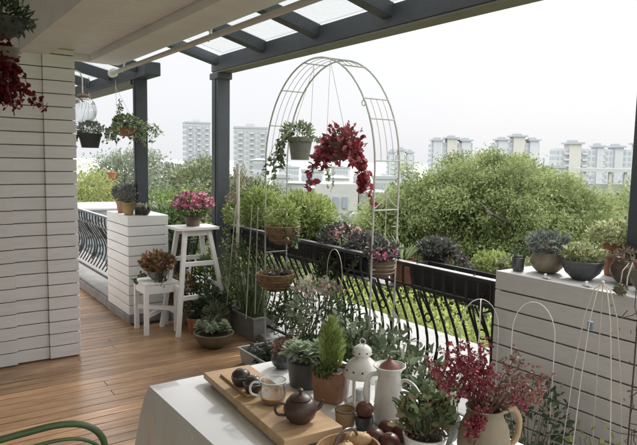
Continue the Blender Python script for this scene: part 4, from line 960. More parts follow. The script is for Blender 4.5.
lb = LB(); mb = MB(); bush(lb, (.02, -.02, z+.01), (.15, .14, .13), 300, .042, .034, 'leaf', .1, clump=26)
for k in range(14):
    a_ = random.random()*2*pi; vine(lb, mb, (r*.6*cos(a_), r*.6*sin(a_), z+.02), (cos(a_)*.9, sin(a_)*.9, .6), random.uniform(.14, .27), 18, .045, .038, 'leaf', .9, wig=.3)
for k in range(4): vine(lb, mb, (.08, -.02, z-.03), (1, -.3, -.1), random.uniform(.3, .52), 34, .052, .046, 'leaf', 1., wig=.14)
for k in range(3): vine(lb, mb, (-.08, .02, z-.03), (-1, .3, -.1), .32, 22, .05, .042, 'leaf', .9, wig=.14)
mb.build('stems', M_rstem, t); lb.build('foliage', F_crim, t); lb = LB(); bush(lb, (.03, 0, z+.05), (.08, .08, .05), 120, .045, .02, 'leaf', .5); lb.build('foliage', F_green, t)
top = Vector((2.5, 3.46, 2.29))-q+Vector((0, 0, .05))
for x_, y_ in ((-r*.9, .05), (r*.9, .02), (0, -r*.9)): MB().tube([(x_, y_, .11), top], .0016, 5).build('wire', M_wire, t)
# half-round coconut baskets on the arch poles
def basket(label, px, py, w_, Y, extra):
    q = at(px, py, Y=Y); r = wpx(w_, q); t = P0('coconut_basket', label, (q.x, q.y, q.z), cat='hanging basket'); h = .145
    pr = [(.001, -h), (r*.45, -h*.95), (r*.8, -h*.7), (r*.97, -h*.3), (r, 0), (r*.94, 0), (r*.9, -.03)]
    MB().lathe(pr, 26, wob=.012).build('liner', M_coco, t); MB().torus((0, 0, .0), r*1.02, .004, 28, 6).build('rim', M_wick, t)
    lb = LB(); n = 900; a_ = RNG.random(n)*2*pi; f = RNG.random(n)**.7; rr_ = r*np.sqrt(np.maximum(.02, 1-(1-f)**2.6))*1.01; P = np.stack([rr_*np.cos(a_), rr_*np.sin(a_), -h*(1-f)], 1); lb.add(P, RNG.normal(size=(n, 3))*[1, 1, .6], .028, .004, 'dia'); lb.build('fibres', F_dry, t)
    for z_ in (-.35, -.7): MB().torus((0, 0, h*z_), r*(1.0 if z_ > -.5 else .85), .0028, 28, 5).build('rim', M_wick, t)
    MB().lathe([(.001, -.02), (r*.9, -.025)], 20).build('soil', M_soil, t); extra(t, r); return t
def b1_(t, r):
    leafy(t, -.03, .20, r*.9, 260, .06, .02, F_lime, ns=8); lb = LB(); mb = MB()
    for k in range(5): vine(lb, mb, (random.uniform(-1, 1)*r*.6, -r*.8, 0), (0, -1, .3), .16, 12, .03, .024, 'ivy', 1.4)
    mb.build('stems', M_stemg, t); lb.build('foliage', F_ivy, t)
basket('brown coconut fibre basket with light green leaves, upper one on the left arch poles', 283, 226, 33, 4.0, b1_)
def b2_(t, r):
    for x_ in (-.05, .06): MB().sphere((x_, -.02, .0), .035, 10, 7, (1, 1, .6)).build('stone', P_dark, t)
    lb = LB(); bush(lb, (0, 0, 0), (r*.6, r*.6, .03), 30, .05, .015, 'leaf', .3); lb.build('foliage', F_dry, t)
basket('brown coconut fibre basket nearly empty, lower one on the left arch poles', 276, 273, 36, 3.98, b2_)
q = at(376, 277, X=2.5); q.z = .93+.006; r = wpx(34, q)
t = P0('potted_plant', 'pink flowers in a ridged brown pot resting on the right rungs of the arch', (2.5, 3.5-.645, .865+.006)); r = .085
z = pot(t, 'bowl', r, .11, mat('ridged_brown', (.20, .14, .09), .6, .25, 12, .4, stretch=(1, 1, 8), dirt=.3), ribs=0)
for zz in (.035, .06, .085): MB().torus((0, 0, zz), r*(.80+zz*1.9), .004, 26, 5).build('ridge', P_tan, t)
leafy(t, z, .13, .11, 300, .04, .02, F_purple, ns=8); lb = LB(); P, d = ball(38, (-.02, -.04, z+.06), (.10, .08, .04), .6); blossoms(lb, P, .022); lb.build('blossoms', F_pink, t)
# ------------------------------------------------------------------ planters outside the rail
RZ = .70
def hung(label, y0, y1, m=P_black, h=.16, z=.78, x=2.82, w_=.17, soil=.75):
    t = P0('rail_planter', label, (x, (y0+y1)/2, z), cat='planter'); s_ = trough(t, y1-y0, w_, h, m, soil=soil)
    for yy in (-.3, .3): MB().tube([(-w_/2, (y1-y0)*yy, h-.01), (-w_/2-.075, (y1-y0)*yy, h+.035), (-w_/2-.085, (y1-y0)*yy, h-.05)], .004, 5).build('hook', M_black, t)
    return t, s_
t, s_ = hung('long black trough nearly empty hung outside the railing next to the grey planter', 2.10, 2.86, h=.17, z=.775)
lb = LB(); P = np.stack([RNG.uniform(-.05, .05, 60), RNG.uniform(-.33, .2, 60), np.full(60, s_)], 1); lb.add(P, RNG.normal(size=(60, 3))+[0, 0, .8], .04, .012, 'leaf'); lb.build('foliage', F_green, t)
t = P0('planter_shelf', 'black metal shelf outside the railing carrying pots', (2.98, 3.0, .77), cat='shelf'); MB().bx(-.06, .16, -.85, .9, -.012, 0).build('shelf_plate', P_black, t)
for yy in (-.8, 0, .85): MB().tube([(.14, yy, -.01), (-.30, yy, -.01), (-.30, yy, .1)], .006, 6).build('bracket', M_black, t)
MB().bx(-.28, -.06, .02, .85, -.012, 0).build('slat_plate', P_lgrey, t)
t, s_ = hung('black trough of dark leaves and pale pink flowers outside the railing beside the shrub', 3.28, 3.98, h=.17, z=.76)
for yy, hh in ((-.2, .2), (.1, .24)):
    leafy(t, s_-.03, hh, .17, 700, .045, .022, F_purple, ns=10, c=(0, yy))
lb = LB(); P, d = ball(120, (0, 0, s_+.14), (.13, .32, .08), .8, .5); blossoms(lb, P, .018); lb.build('blossoms', F_pale, t)
lb = LB(); mb = MB()
for k in range(16): vine(lb, mb, (-.07, random.uniform(-.3, .1), s_), (-.6, random.gauss(0, .3), .6), .30, 26, .04, .02, 'leaf', .9)
mb.build('stems', M_rstem, t); lb.build('foliage', F_dark, t)
t, s_ = hung('black trough with a dense light green shrub outside the railing behind the arch', 4.02, 4.78, h=.17, z=.76)
leafy(t, s_, .42, .30, 3400, .045, .017, F_lime, ns=26, stem=M_stem, c=(.04, -.08)); leafy(t, s_, .32, .30, 2200, .045, .017, F_green, ns=0, c=(.04, -.02), name='foliage')
t, s_ = hung('black trough of tall bamboo-like leaves outside the railing beside the left arch pole', 4.84, 5.4, h=.17, z=.76)
leafy(t, s_, .42, .18, 1500, .06, .011, F_lime, ns=20, c=(.03, -.10)); leafy(t, s_, .46, .16, 1000, .05, .013, F_green, ns=0, c=(.08, .06))
t = P0('shrub', 'twiggy grey-green shrub on the ledge right of the middle post', (3.15, 5.95, -.035), cat='shrub')
z = pot(t, 'plain', .22, .4, P_grey); leafy(t, z, 1.1, .42, 3600, .06, .024, LM('shrubg', (.06, .07, .035), (.12, .14, .06), (.20, .22, .11), (.18, .12, .08)), ns=40, stem=M_stem, clump=40)
t = P0('shrub', 'dark green shrub on the ledge behind the white stool', (2.5, 6.45, -.035), cat='shrub')
z = pot(t, 'plain', .22, .4, P_grey); leafy(t, z, .75, .42, 3000, .07, .03, F_green, ns=40, stem=M_stem, clump=40)
t = P0('shrub', 'low lime shrub on the ledge between the white planter and the dark shrub', (2.95, 7.3, -.035), cat='shrub')
z = pot(t, 'plain', .22, .4, P_grey); leafy(t, z, .75, .45, 2600, .07, .03, F_lime, ns=40, stem=M_stem, clump=40)
# pots on the outside shelf, right of the arch
q = Vector((2.83, 3.03, .77)); t = P0('potted_plant', 'spiky fern in an orange terracotta pot outside the railing right of the arch', q); z = pot(t, 'taper', .085, .17, T_cot, square=.7)
lb = LB(); n = 90; a_ = RNG.random(n)*2*pi; lb.blades(np.stack([.03*np.cos(a_), .03*np.sin(a_), np.full(n, z)], 1), np.stack([np.cos(a_)*.7, np.sin(a_)*.7, np.ones(n)], 1), RNG.uniform(.16, .36, n), .012, .35, 5); lb.build('foliage', LM('fern', (.10, .14, .05), (.17, .22, .08), (.26, .32, .13)), t)
q = Vector((3.02, 2.90, .77)); t = P0('potted_plant', 'black pot of dark purple leaves trailing to the right outside the railing', q); z = pot(t, 'plain', .095, .23, P_black)
leafy(t, z-.02, .12, .13, 700, .035, .02, F_purple, ns=10, stem=M_rstem); lb = LB(); mb = MB()
for k in range(22): vine(lb, mb, (.02, -.06, z+.03), (random.uniform(-.2, .5), -1, random.uniform(0, .5)), random.uniform(.2, .46), 26, .034, .02, 'leaf', .45)
mb.build('stems', M_rstem, t); lb.build('foliage', F_purple, t)
for (x, y, r, lab, F) in ((3.05, 2.44, .07, 'yellow-green plant in a shallow orange pot outside the rail, left of two', F_lime), (3.05, 2.26, .075, 'yellow-green plant in a shallow orange pot outside the rail next to the grey planter', F_yel)):
    q = Vector((x, y, .83)); t = P0('potted_plant', lab, q); z = pot(t, 'bowl', r, .09, T_cot); leafy(t, z, .13, .12, 700, .03, .018, F, ns=8)
    MB().box((0, 0, -.03), (.16, .16, .056)).build('saucer', P_black, t)
# ------------------------------------------------------------------ on the grey planter
ZP = 1.037
q = Vector((2.80, 1.885, ZP)); t = P0('potted_plant', 'blue-grey succulents in a round tan pot, leftmost on the grey planter', q); z = pot(t, 'round', .088, .105, P_tan)
leafy(t, z, .11, .11, 800, .028, .015, F_blue, ns=14, stem=M_stem)
q = Vector((2.70, 1.99, ZP)); t = P0('potted_plant', 'small dark blue pot tucked behind the round tan pot', q); z = pot(t, 'plain', .035, .07, P_dark); leafy(t, z, .05, .04, 80, .02, .01, F_dark, ns=4)
q = Vector((2.79, 1.68, ZP)); t = P0('potted_plant', 'yellow variegated plant in a wide dark glazed bowl on the grey planter', q); z = pot(t, 'bowl', .105, .095, P_dark, ribs=10, rd=.02)
leafy(t, z, .085, .105, 800, .022, .014, F_yel, ns=10)
q = Vector((2.89, 1.50, ZP)); t = P0('potted_plant', 'brown glazed pot of dry stems on the grey planter', q); z = pot(t, 'round', .085, .11, P_brown); leafy(t, z, .06, .09, 240, .025, .012, F_dry, ns=10)
q = Vector((3.04, 1.66, ZP)); t = P0('potted_plant', 'bright yellow-green plant in a tall red-brown pot at the back of the grey planter', q); z = pot(t, 'taper', .06, .17, T_cot); leafy(t, z, .12, .13, 1000, .024, .015, F_yel, ns=10)
q = Vector((2.75, 1.33, ZP)); t = P0('potted_plant', 'mossy green glazed bowl at the right end of the grey planter', q); z = pot(t, 'bowl', .095, .11, P_moss)
lb = LB(); bush(lb, (0, 0, z+.02), (.08, .08, .03), 160, .03, .02, 'leaf'); lb.build('foliage', F_begonia, t)
MB().sphere((-.04, -.02, z+.035), .035, 12, 8).build('clay_ball', T_cot, t)
mb = MB(); mb.tube([(-.07, .04, z), (-.10, .03, .14), (-.135, .03, .08), (-.14, .03, -.01)], .003, 6); mb.build('stem', P_cream, t)
q = at(620, 289, X=2.585); t = P0('moss_ball', 'dark round moss ball hanging over the edge of the grey planter', q, cat='ornament'); MB().sphere((0, 0, 0), .026, 14, 10).build('ball', P_moss, t); lb = LB(); bush(lb, (0, 0, 0), (.028,)*3, 260, .012, .006, 'dia'); lb.build('moss', F_dark, t); MB().tube([(0, 0, .02), (.01, 0, .08), (.06, 0, .11)], .002, 5).build('string', P_cream, t)
q = Vector((2.80, 1.24, ZP)); 
for (x, y, lab) in ((2.635, 1.78, 'white plastic plant tag before the dark glazed bowl, left one'), (2.635, 1.56, 'white plastic plant tag before the brown pot, right one')):
    t = P0('plant_tag', lab, (x, y, ZP), cat='plant tag'); MB().box((0, 0, .012), (.035, .012, .02), rz=.5).build('tag', P_white, t, bev=.002); MB().box((.01, .0, .004), (.05, .02, .008), rz=1.2).build('tag_base', P_white, t)
# dead climber on the right side of the grey planter
t = P0('dry_vine', 'bare brown vine on thin canes in front of the grey planter at the right edge', (2.46, 1.10, 0), cat='climbing plant'); mb = MB(); random.seed(5)
for x_, y_ in ((0, .13), (.02, .0)):
    mb.tube([(x_, y_, 0), (x_+.01, y_, 1.12)], .0035, 6)
    for k in range(8):
        z_ = random.uniform(.15, 1.0); d = Vector((random.gauss(0, .3), random.gauss(0, 1), .5)); p_ = Vector((x_, y_, z_)); pts = [p_]
        for i in range(5): p_ = p_+d.normalized()*.05; d += Vector((random.gauss(0, .3), random.gauss(0, .5), random.gauss(0, .4))); pts.append(p_)
        mb.tube(pts, .0018, 4)
mb.build('stems', mat('dead_stem', (.07, .055, .045), .9), t); lb = LB(); P = np.stack([RNG.normal(size=70)*.02, RNG.uniform(-.1, .25, 70), RNG.uniform(.1, 1.1, 70)], 1); lb.add(P, RNG.normal(size=(70, 3)), .025, .012, 'leaf'); lb.build('foliage', F_dry, t)
for k, (x, y, h, lab, F) in enumerate([(2.36, 1.62, .42, 'small-leaved dark shrub in a black pot standing before the grey planter', F_dark), (2.40, 1.33, .30, 'sparse green seedling in a pot at the foot of the white wire obelisk', F_lime)]):
    t = P0('potted_plant', lab, (x, y, 0)); z = pot(t, 'plain', .13, .2, P_black); leafy(t, z, h, .18, 420 if k == 0 else 60, .035, .02, F, ns=16, stem=M_stem)
# ------------------------------------------------------------------ shaded plants on the floor between table and railing
fl_ = [(2.44, 3.18, .20, .50, .16, 420, .05, .022, F_green, 'fresh green upright plant against the railing under the hanging red pot', P_grey),
       (2.18, 2.88, .22, .30, .17, 420, .045, .026, F_green, 'mid-green bushy plant between the conifer pot and the railing', P_cream),
       (2.12, 2.42, .24, .30, .15, 360, .05, .028, F_green, 'mid-green broad-leaved plant right behind the white jug', P_cream),
       (2.44, 3.86, .20, .44, .14, 420, .045, .02, F_green, 'slender green plant against the railing right of the arch foot', P_grey),
       (2.20, 2.12, .24, .22, .15, 360, .05, .03, F_ivy, 'variegated leafy plant at the left foot of the grey planter', P_black),
       (2.36, 2.92, .22, .44, .19, 330, .055, .03, F_silver, 'silver-leaved shrub in a grey pot inside the railing behind the lantern', P_grey),
       (2.40, 2.60, .22, .46, .19, 300, .06, .034, F_silver, 'grey-green shrub with oval leaves behind the white jug', P_black),
       (2.34, 2.30, .22, .38, .17, 170, .065, .036, F_silver, 'sparse broad-leaved plant inside the railing right of the white jug', P_black),
       (2.05, 2.62, .22, .20, .17, 650, .045, .026, F_dark, 'low dark bushy plant behind the table', P_black),
       (1.93, 2.25, .26, .18, .15, 600, .045, .026, F_dark, 'small dark bushy plant beside the table edge', P_grey),
       (2.20, 3.22, .20, .24, .18, 650, .05, .028, F_dark, 'dark green leafy plant behind the conifer pot', P_black)]
for (x, y, ph_, h, R, n, L, W, F, lab, pm) in fl_:
    if not F: continue
    t = P0('potted_plant', lab, (x, y, 0)); z = pot(t, 'plain', .13, ph_, pm); leafy(t, z, h, R, n, L, W, F, 'leaf', 14, stem=M_stem, clump=18)
t = P0('potted_plant', 'plant with pale dusty pink flower heads against the railing under the arch', (2.42, 3.45, 0)); z = pot(t, 'plain', .12, .26, P_black); leafy(t, z, .52, .2, 500, .05, .026, F_silver, ns=16, stem=M_stem)
lb = LB(); P, d = ball(70, (0, 0, z+.46), (.2, .2, .09), .5, .6); blossoms(lb, P, .022); lb.build('blossoms', LM('dusty', (.34, .24, .21), (.45, .34, .30), (.24, .16, .14)), t)
# ================================================================== things on the table
ZT = TZ+.0065
M_board = mat('bamboo_board', (.46, .29, .155), .45, .12, 3, .2, 40, stretch=(1, 9, 9) if False else (12, 1.2, 6), c2=(.56, .38, .22))
M_clay = mat('purple_clay', (.062, .034, .026), .38, .2, 18, .3, 150, c2=(.085, .048, .036))
M_clayb = mat('dark_clay_ball', (.035, .024, .02), .35, .25, 18, .3, 120)
def tz(px, py, z=ZT): return at(px, py, Z=z)
# serving board
a, b, c_, d_ = tz(208, 374, .795), tz(247, 361, .795), tz(340, 424, .795), tz(287, 443, .795)
ctr = (a+b+c_+d_)/4; ax = ((d_-a)+(c_-b)).normalized(); Lb = ((d_-a).length+(c_-b).length)/2; Wb = ((b-a).length+(c_-d_).length)/2
rzb = math.atan2(ax.y, ax.x); bo = thing('serving_board', 'long thick bamboo tea board on dark feet lying on the white cloth', 'tea board', (ctr.x, ctr.y, ZT), rzb)
hb = .795-ZT
mb = MB(); mb.bx(-Lb/2, -Lb*.02, -Wb/2, Wb/2-.012, hb-.026, hb-.003); mb.build('board', M_board, bo, bev=.003)
MB().bx(-Lb*.02+.0005, Lb/2, -Wb/2, Wb/2, hb-.032, hb).build('board', M_board, bo, bev=.003)
MB().bx(-Lb*.40, -Lb*.03, -Wb*.30, Wb*.22, hb-.0028, hb+.006).build('inset_tray', M_board, bo, bev=.003)
for x in (-Lb*.42, -Lb*.1, Lb*.40):
    MB().bx(x-.02, x+.02, -Wb*.42, Wb*.42, 0, hb-.0325 if x > 0 else hb-.0265).build('foot', P_black, bo, bev=.002)
HB = .795
for px, py, lab in ((241, 385, 'dark clay tea ball with a silver line, far one on the tea board'), (253, 392, 'dark clay tea ball with a silver line, near one touching the glass pitcher')):
    q = at(px, py, Z=HB+.006); r = wpx(19.5, q); t = thing('clay_ball', lab, 'tea caddy', q); MB().lathe([(.001, 0), (r*.6, .0), (r*.92, r*.45), (r, r*.85), (r*.9, r*1.3), (r*.55, r*1.62), (.001, r*1.72)], 24).build('ball', M_clayb, t)
    MB().torus((0, 0, r*1.0), r*.99, .0011, 24, 5).build('line', mat('silver_line', (.5, .5, .5), .3, metal=.8), t); MB().tube([(r*cos(k), 0, r*.85+r*.86*sin(k)) for k in [i*pi/10 for i in range(11)]], .001, 5).build('line', mat('silver_line', (.5, .5, .5), .3), t)
q = at(273, 402, Z=HB); r = wpx(27, q)
t = thing('glass_pitcher', 'clear glass fairness pitcher with a handle on the tea board', 'pitcher', q, 2.5)
MB().lathe([(.001, .003), (r*.85, .003), (r*.95, .012), (r, .03), (r*.93, .058), (r*.98, .074), (r*1.0, .076), (r*.95, .074), (r*.89, .058), (r*.95, .03), (r*.9, .013), (r*.8, .008), (.001, .008)], 28).build('bowl', M_glass, t)
MB().torus((0, 0, .076), r*.985, .0018, 28, 6).build('rim', mat('rim_glass', (.75, .78, .78), .1), t)
MB().tube(smooth([(r*.95, 0, .066), (r*1.45, 0, .066), (r*1.7, 0, .05), (r*1.6, 0, .028), (r*.98, 0, .018)]), .0042, 8).build('handle', mat('rim_glass', (.75, .78, .78), .1), t)
MB().lathe([(.001, .009), (r*.88, .01), (r*.9, .022), (.001, .022)], 24).build('tea', mat('tea', (.35, .16, .05), .1), t)
q = at(300, 421, Z=HB); r = wpx(34, q)
t = thing('teapot', 'round dark brown clay teapot on the near end of the tea board', 'teapot', q, -.3)
MB().lathe([(.001, 0), (r*.55, 0), (r*.6, .004), (r*.86, r*.32), (r*.99, r*.72), (r*.97, r*.98), (r*.8, r*1.28), (r*.62, r*1.40), (r*.60, r*1.40), (r*.001, r*1.38)], 36).build('body', M_clay, t)
ld = MB().lathe([(r*.66, r*1.39), (r*.68, r*1.43), (r*.60, r*1.52), (r*.34, r*1.66), (r*.12, r*1.70), (.001, r*1.7)], 32).build('lid', M_clay, t)
MB().lathe([(r*.09, r*1.69), (r*.08, r*1.75), (r*.17, r*1.84), (r*.17, r*1.92), (r*.08, r*1.99), (.001, r*2.0)], 18).build('knob', M_clay, ld)
(lambda q_: MB().tube(q_, [r*(.19-.11*i/len(q_)) for i in range(len(q_))], 14))(smooth([(r*.85, 0, r*.6), (r*1.18, 0, r*.76), (r*1.42, 0, r*1.14)])).build('spout', M_clay, t)
MB().tube(smooth([(-r*.85, 0, r*1.12), (-r*1.25, 0, r*1.25), (-r*1.52, 0, r*.98), (-r*1.38, 0, r*.6), (-r*.92, 0, r*.46)]), r*.085, 10).build('handle', M_clay, t)
# pots on the table behind the board
q = tz(306, 384); r = wpx(39, q)
t = P0('potted_plant', 'grey-green rosette succulents in a dark grey pot on the table edge', q); z = pot(t, 'plain', r, .095, mat('slate_pot', (.09, .095, .095), .5, .15, 8, .3, dirt=.2))
lb = LB()
for k in range(11):
    a_ = k*2.4; s_ = r*1.0*(k/11)**.5; rosette(lb, (s_*cos(a_), s_*sin(a_), z+.03+.02*random.random()-.01*(k/11)), random.uniform(.038, .05), 4, 8, .20)
lb.build('rosettes', F_succ, t)
q = tz(283, 367); r = wpx(24, q); t = P0('potted_plant', 'small dark pot tucked left of the succulent pot on the table', q); z = pot(t, 'round', r, .06, P_dark); leafy(t, z, .05, .045, 240, .02, .012, F_begonia, ns=6, stem=M_rstem)
q = tz(331, 398); r = wpx(33, q)
t = P0('potted_plant', 'bright conifer seedling in an orange square clay pot on the table', q, rz=.5); z = pot(t, 'plain', r, .115, mat('worn_terracotta', (.40, .17, .09), .75, .2, 10, .4, c2=(.36, .25, .17), dirt=.35), n=32, square=.75)
mb = MB(); lb = LB()
for k, (x_, y_, h) in enumerate(((.0, .0, .175), (.014, .010, .165), (-.016, .01, .15), (.005, -.014, .13))):
    mb.tube([(x_, y_, z-.01), (x_*1.5, y_*1.5, z+h*.9)], .0022, 5); n = 850; f = RNG.random(n); w_ = .034*np.minimum(1, (1-f)*2.2)*(.3+.9*f)+.004; a_ = RNG.random(n)*2*pi
    P = np.stack([x_*1.3+w_*np.cos(a_)*RNG.random(n), y_*1.3+w_*np.sin(a_)*RNG.random(n), z+.015+f*h], 1); lb.add(P, np.stack([np.cos(a_)*.7, np.sin(a_)*.7, np.ones(n)*1.2], 1), .022, .0026, 'dia')
mb.build('stems', M_stemg, t); lb.build('foliage', F_coni, t)
lb = LB(); bush(lb, (-.04, .01, z+.012), (.05, .04, .018), 420, .014, .008, 'leaf'); lb.build('moss', F_green, t)
q = tz(0, 0) if False else at(352, 372, Z=ZT)
# lantern
q = tz(361, 404); r = wpx(34, q); hL = (at(361, 343, Y=q.y).z-q.z) if False else None
dq = (q-Vector((0, 0, EYE))).dot(cf); hL = 61/FPX*dq*1.02
t = thing('lantern', 'white metal candle lantern with domed pierced roof on the table', 'lantern', q, .4)
MB().lathe([(r*.96, 0), (r, .004), (r, .012), (r*.9, .016), (.001, .016)], 6).build('base', P_white, t, bev=.001)
zg0, zg1 = .016, hL*.47
for k in range(6):
    a_ = 2*pi*k/6; MB().bar((r*.88*cos(a_), r*.88*sin(a_), zg0), (r*.88*cos(a_), r*.88*sin(a_), zg1), .007, .007).build('upright', P_white, t)
    a2 = a_+2*pi/6; p1, p2 = Vector((r*.86*cos(a_), r*.86*sin(a_), 0)), Vector((r*.86*cos(a2), r*.86*sin(a2), 0)); mbg = MB(); mbg.raw([(*p1.lerp(p2, .06).xy, zg0), (*p1.lerp(p2, .94).xy, zg0), (*p1.lerp(p2, .94).xy, zg1), (*p1.lerp(p2, .06).xy, zg1)], [(0, 1, 2, 3)]); mbg.build('glass_panel', M_glass, t, smooth=False)
MB().lathe([(r*1.0, zg1), (r*1.12, zg1+.003), (r*1.12, zg1+.012), (r*1.0, hL*.60), (r*.78, hL*.70), (r*.46, hL*.77), (r*.40, hL*.785), (r*.40, hL*.80), (r*.56, hL*.83), (r*.58, hL*.87), (r*.50, hL*.93), (r*.28, hL*.975), (.001, hL*.985)], 36).build('roof', P_white, t, ang=35)
for k in range(12):
    a_ = 2*pi*k/12; s_ = r*1.01; MB().sphere((s_*cos(a_), s_*sin(a_), hL*.605), .0035, 8, 6).build('vent_hole', P_black, t)
for k in range(8):
    a_ = 2*pi*k/8+.2; s_ = r*.575; MB().sphere((s_*cos(a_), s_*sin(a_), hL*.875), .0028, 8, 6).build('vent_hole', P_black, t)
MB().lathe([(.021, .016), (.022, .05), (.018, .054), (.001, .052)], 18).build('candle', mat('candle_wax', (.75, .74, .70), .5), t)
MB().torus((0, 0, hL*.985+.010), .011, .0018, 18, 6, axis='X').build('ring', P_white, t)
# enamel jug with clay plug
q = tz(388, 421); r = wpx(30, q); dq = (q-Vector((0, 0, EYE))).dot(cf); hJ = 58/FPX*dq
t = thing('enamel_jug', 'tall white enamel jug with a brown clay stopper and long spout on the table', 'jug', q, -.35)
MB().lathe([(.001, 0), (r*1.0, 0), (r*1.03, .006), (r*1.0, hJ*.25), (r*.86, hJ*.6), (r*.74, hJ*.82), (r*.78, hJ*.88), (r*1.0, hJ*.97), (r*1.05, hJ*.985), (r*.98, hJ*.98), (r*.74, hJ*.88), (r*.70, hJ*.82), (r*.5, hJ*.8)], 36).build('body', P_white, t, ang=60)
MB().torus((0, 0, hJ*.985), r*1.04, .0022, 36, 6).build('rim', P_white, t)
MB().lathe([(r*.72, hJ*.86), (r*.76, hJ*.92), (r*.6, hJ*1.0), (r*.3, hJ*1.06), (r*.14, hJ*1.09), (r*.13, hJ*1.14), (.001, hJ*1.15)], 24).build('stopper', mat('plum_clay', (.19, .085, .07), .5, .2, 12), t)
MB().tube(smooth([(-r*.78, 0, hJ*.86), (-r*1.35, 0, hJ*.84), (-r*1.65, 0, hJ*.62), (-r*1.5, 0, hJ*.36), (-r*.98, 0, hJ*.22)]), .0055, 10, flat=1.4).build('handle', P_white, t)
MB().lathe([(.001, hJ*1.15), (.004, hJ*1.155), (.001, hJ*1.17)], 8).build('knob', P_brown, t)
# cups, balls, basket, fruit
q = tz(345, 425); r = wpx(21, q); t = thing('clay_cup', 'tan clay cup with a notched dark rim behind the end of the tea board', 'cup', q)
MB().lathe([(.001, 0), (r*.82, 0), (r*.9, .006), (r*.98, .045), (r, .052), (r*.9, .052), (r*.86, .03), (.001, .028)], 24).build('body', mat('tan_clay', (.38, .27, .15), .6, .15, 14, .3), t); MB().torus((0, 0, .052), r*.96, .003, 24, 6).build('rim', P_brown, t)
q = tz(364, 428); r = wpx(20, q); t = thing('dark_cup', 'small black cup holding a red-brown ball in front of the lantern', 'cup', q); MB().lathe([(.001, 0), (r*.8, 0), (r*.95, .03), (r*.9, .042), (r*.8, .042), (.001, .034)], 24).build('body', P_dark, t)
t2 = thing('red_ball', 'red-brown fruit ball resting on the small black cup', 'fruit', (q.x, q.y, q.z+.036)); rb = wpx(18, q); MB().sphere((0, 0, rb*.9), rb, 18, 12, (1, 1, .92)).build('fruit', mat('red_brown_fruit', (.12, .04, .028), .42, .25, 16, .2), t2); MB().lathe([(.004, rb*1.78), (.007, rb*1.86), (.001, rb*1.88)], 6).build('stalk', M_stem, t2)
FR = mat('dark_fruit', (.10, .032, .026), .4, .3, 16, .2)
for i_, (px, py, s_, lab) in enumerate(((388, 432, 21, 'dark red-brown fruit, middle one of the heap in front of the white jug'), (374, 441, 22, 'dark red-brown fruit beside the bread roll, left one of the heap'), (402, 436, 20, 'dark red-brown fruit next to the white pot, right one of the heap'), (389, 446, 22, 'nearest dark red-brown fruit of the heap, at the bottom edge'))):
    q = tz(px, py+6); rb = wpx(s_, q); t2 = thing('fruit', lab, 'fruit', q, group='dark red-brown fruits in a heap'); MB().sphere((0, 0, rb*.9), rb, 18, 12, (1, 1, .9)).build('flesh', FR, t2); MB().lathe([(.005, rb*1.72), (.009, rb*1.8), (.001, rb*1.84)], 6).build('stalk', M_stem, t2)
q = tz(348, 462); r = .085; t = thing('bread_basket', 'wicker basket with an arched handle and cloth at the bottom edge of the photo', 'basket', q, .2)
mb = MB(); mb.lathe([(.001, .002), (r*.8, .002), (r*.9, .02), (r, .04), (r*1.04, .045), (r*.97, .045), (r*.86, .02), (.001, .012)], 32, sx=1.1); mb.build('bowl', M_wick, t)
for zz, kk in ((.012, .88), (.024, .94), (.036, .995)):
    MB().tube([(r*kk*1.1*cos(a_), r*kk*sin(a_), zz+.002*sin(a_*18)) for a_ in [2*pi*k/72 for k in range(72)]], .004, 6, closed=True).build('weave', M_wick, t)
MB().tube(smooth([(-r*1.05*cos(pi*k/16)*.6, .01+0*k, .04+.052*sin(pi*k/16)) for k in range(17)]), .0042, 8).build('handle', P_brown, t)
for i_, (dx, dy, lab, rot) in enumerate(((-.02, -.01, 'golden bread roll lying in the wicker basket, left one', .5), (.055, .025, 'golden bread roll lying at the right rim of the wicker basket', -.6))):
    t2 = thing('bread_roll', lab, 'bread', (q.x+dx, q.y+dy, q.z+.022), rot); MB().sphere((0, 0, .022), .024, 18, 10, (1.7, 1, .85)).build('crust', mat('bread_crust', (.45, .25, .10), .55, .25, 14, .4, c2=(.60, .42, .24)), t2)
    for k in (-1, 0, 1): MB().tube([(k*.018-.006, -.014, .036), (k*.018, 0, .0425), (k*.018+.006, .014, .036)], .0022, 6).build('score', mat('crumb', (.68, .55, .38), .7), t2)
# white pot with kalanchoe, big grey can behind it
q = tz(424, 462); r = wpx(44, q)
t = P0('potted_plant', 'green leafy succulent in a white ceramic pot at the bottom edge', q); z = pot(t, 'bowl', r, .085, P_white)
leafy(t, z-.005, .11, .072, 420, .029, .015, LM('kalanchoe', (.05, .08, .03), (.09, .135, .05), (.15, .19, .08), (.24, .14, .07)), 'round', 12, clump=12)
lb = LB(); P, d = ball(40, (.05, 0, z+.085), (.035, .03, .02), .6); lb.add(P, d+[0, 0, .4], .016, .01, 'fat'); lb.build('buds', LM('bud', (.30, .08, .05), (.35, .18, .08)), t)
lb = LB(); bush(lb, (0, 0, z+.01), (.05, .05, .012), 90, .025, .008, 'leaf'); lb.build('dry_leaves', F_dry, t)
q = tz(436, 440); r = wpx(58, q)*.84; t = thing('watering_can', 'dark grey-green ribbed round watering vessel behind the white succulent pot', 'watering can', q, .3)
MB().lathe([(.001, 0), (r*.6, 0), (r*.85, r*.25), (r, r*.62), (r*.95, r*1.0), (r*.7, r*1.3), (r*.4, r*1.42), (.001, r*1.45)], 60, ribs=20, ribd=.018).build('body', mat('ribbed_grey', (.105, .11, .095), .5, .2, 9, .3, dirt=.2), t)
iw = Matrix.Rotation(-.3, 3, 'Z'); dd_ = (q-Vector((0, 0, EYE))).dot(cf)
pw = [iw @ (at(x, y, D=dd_+k)-q) for x, y, k in ((402, 412, .11), (398, 394, .12), (402, 381, .11), (411, 383, .08), (419, 393, .04), (426, 408, .0))]
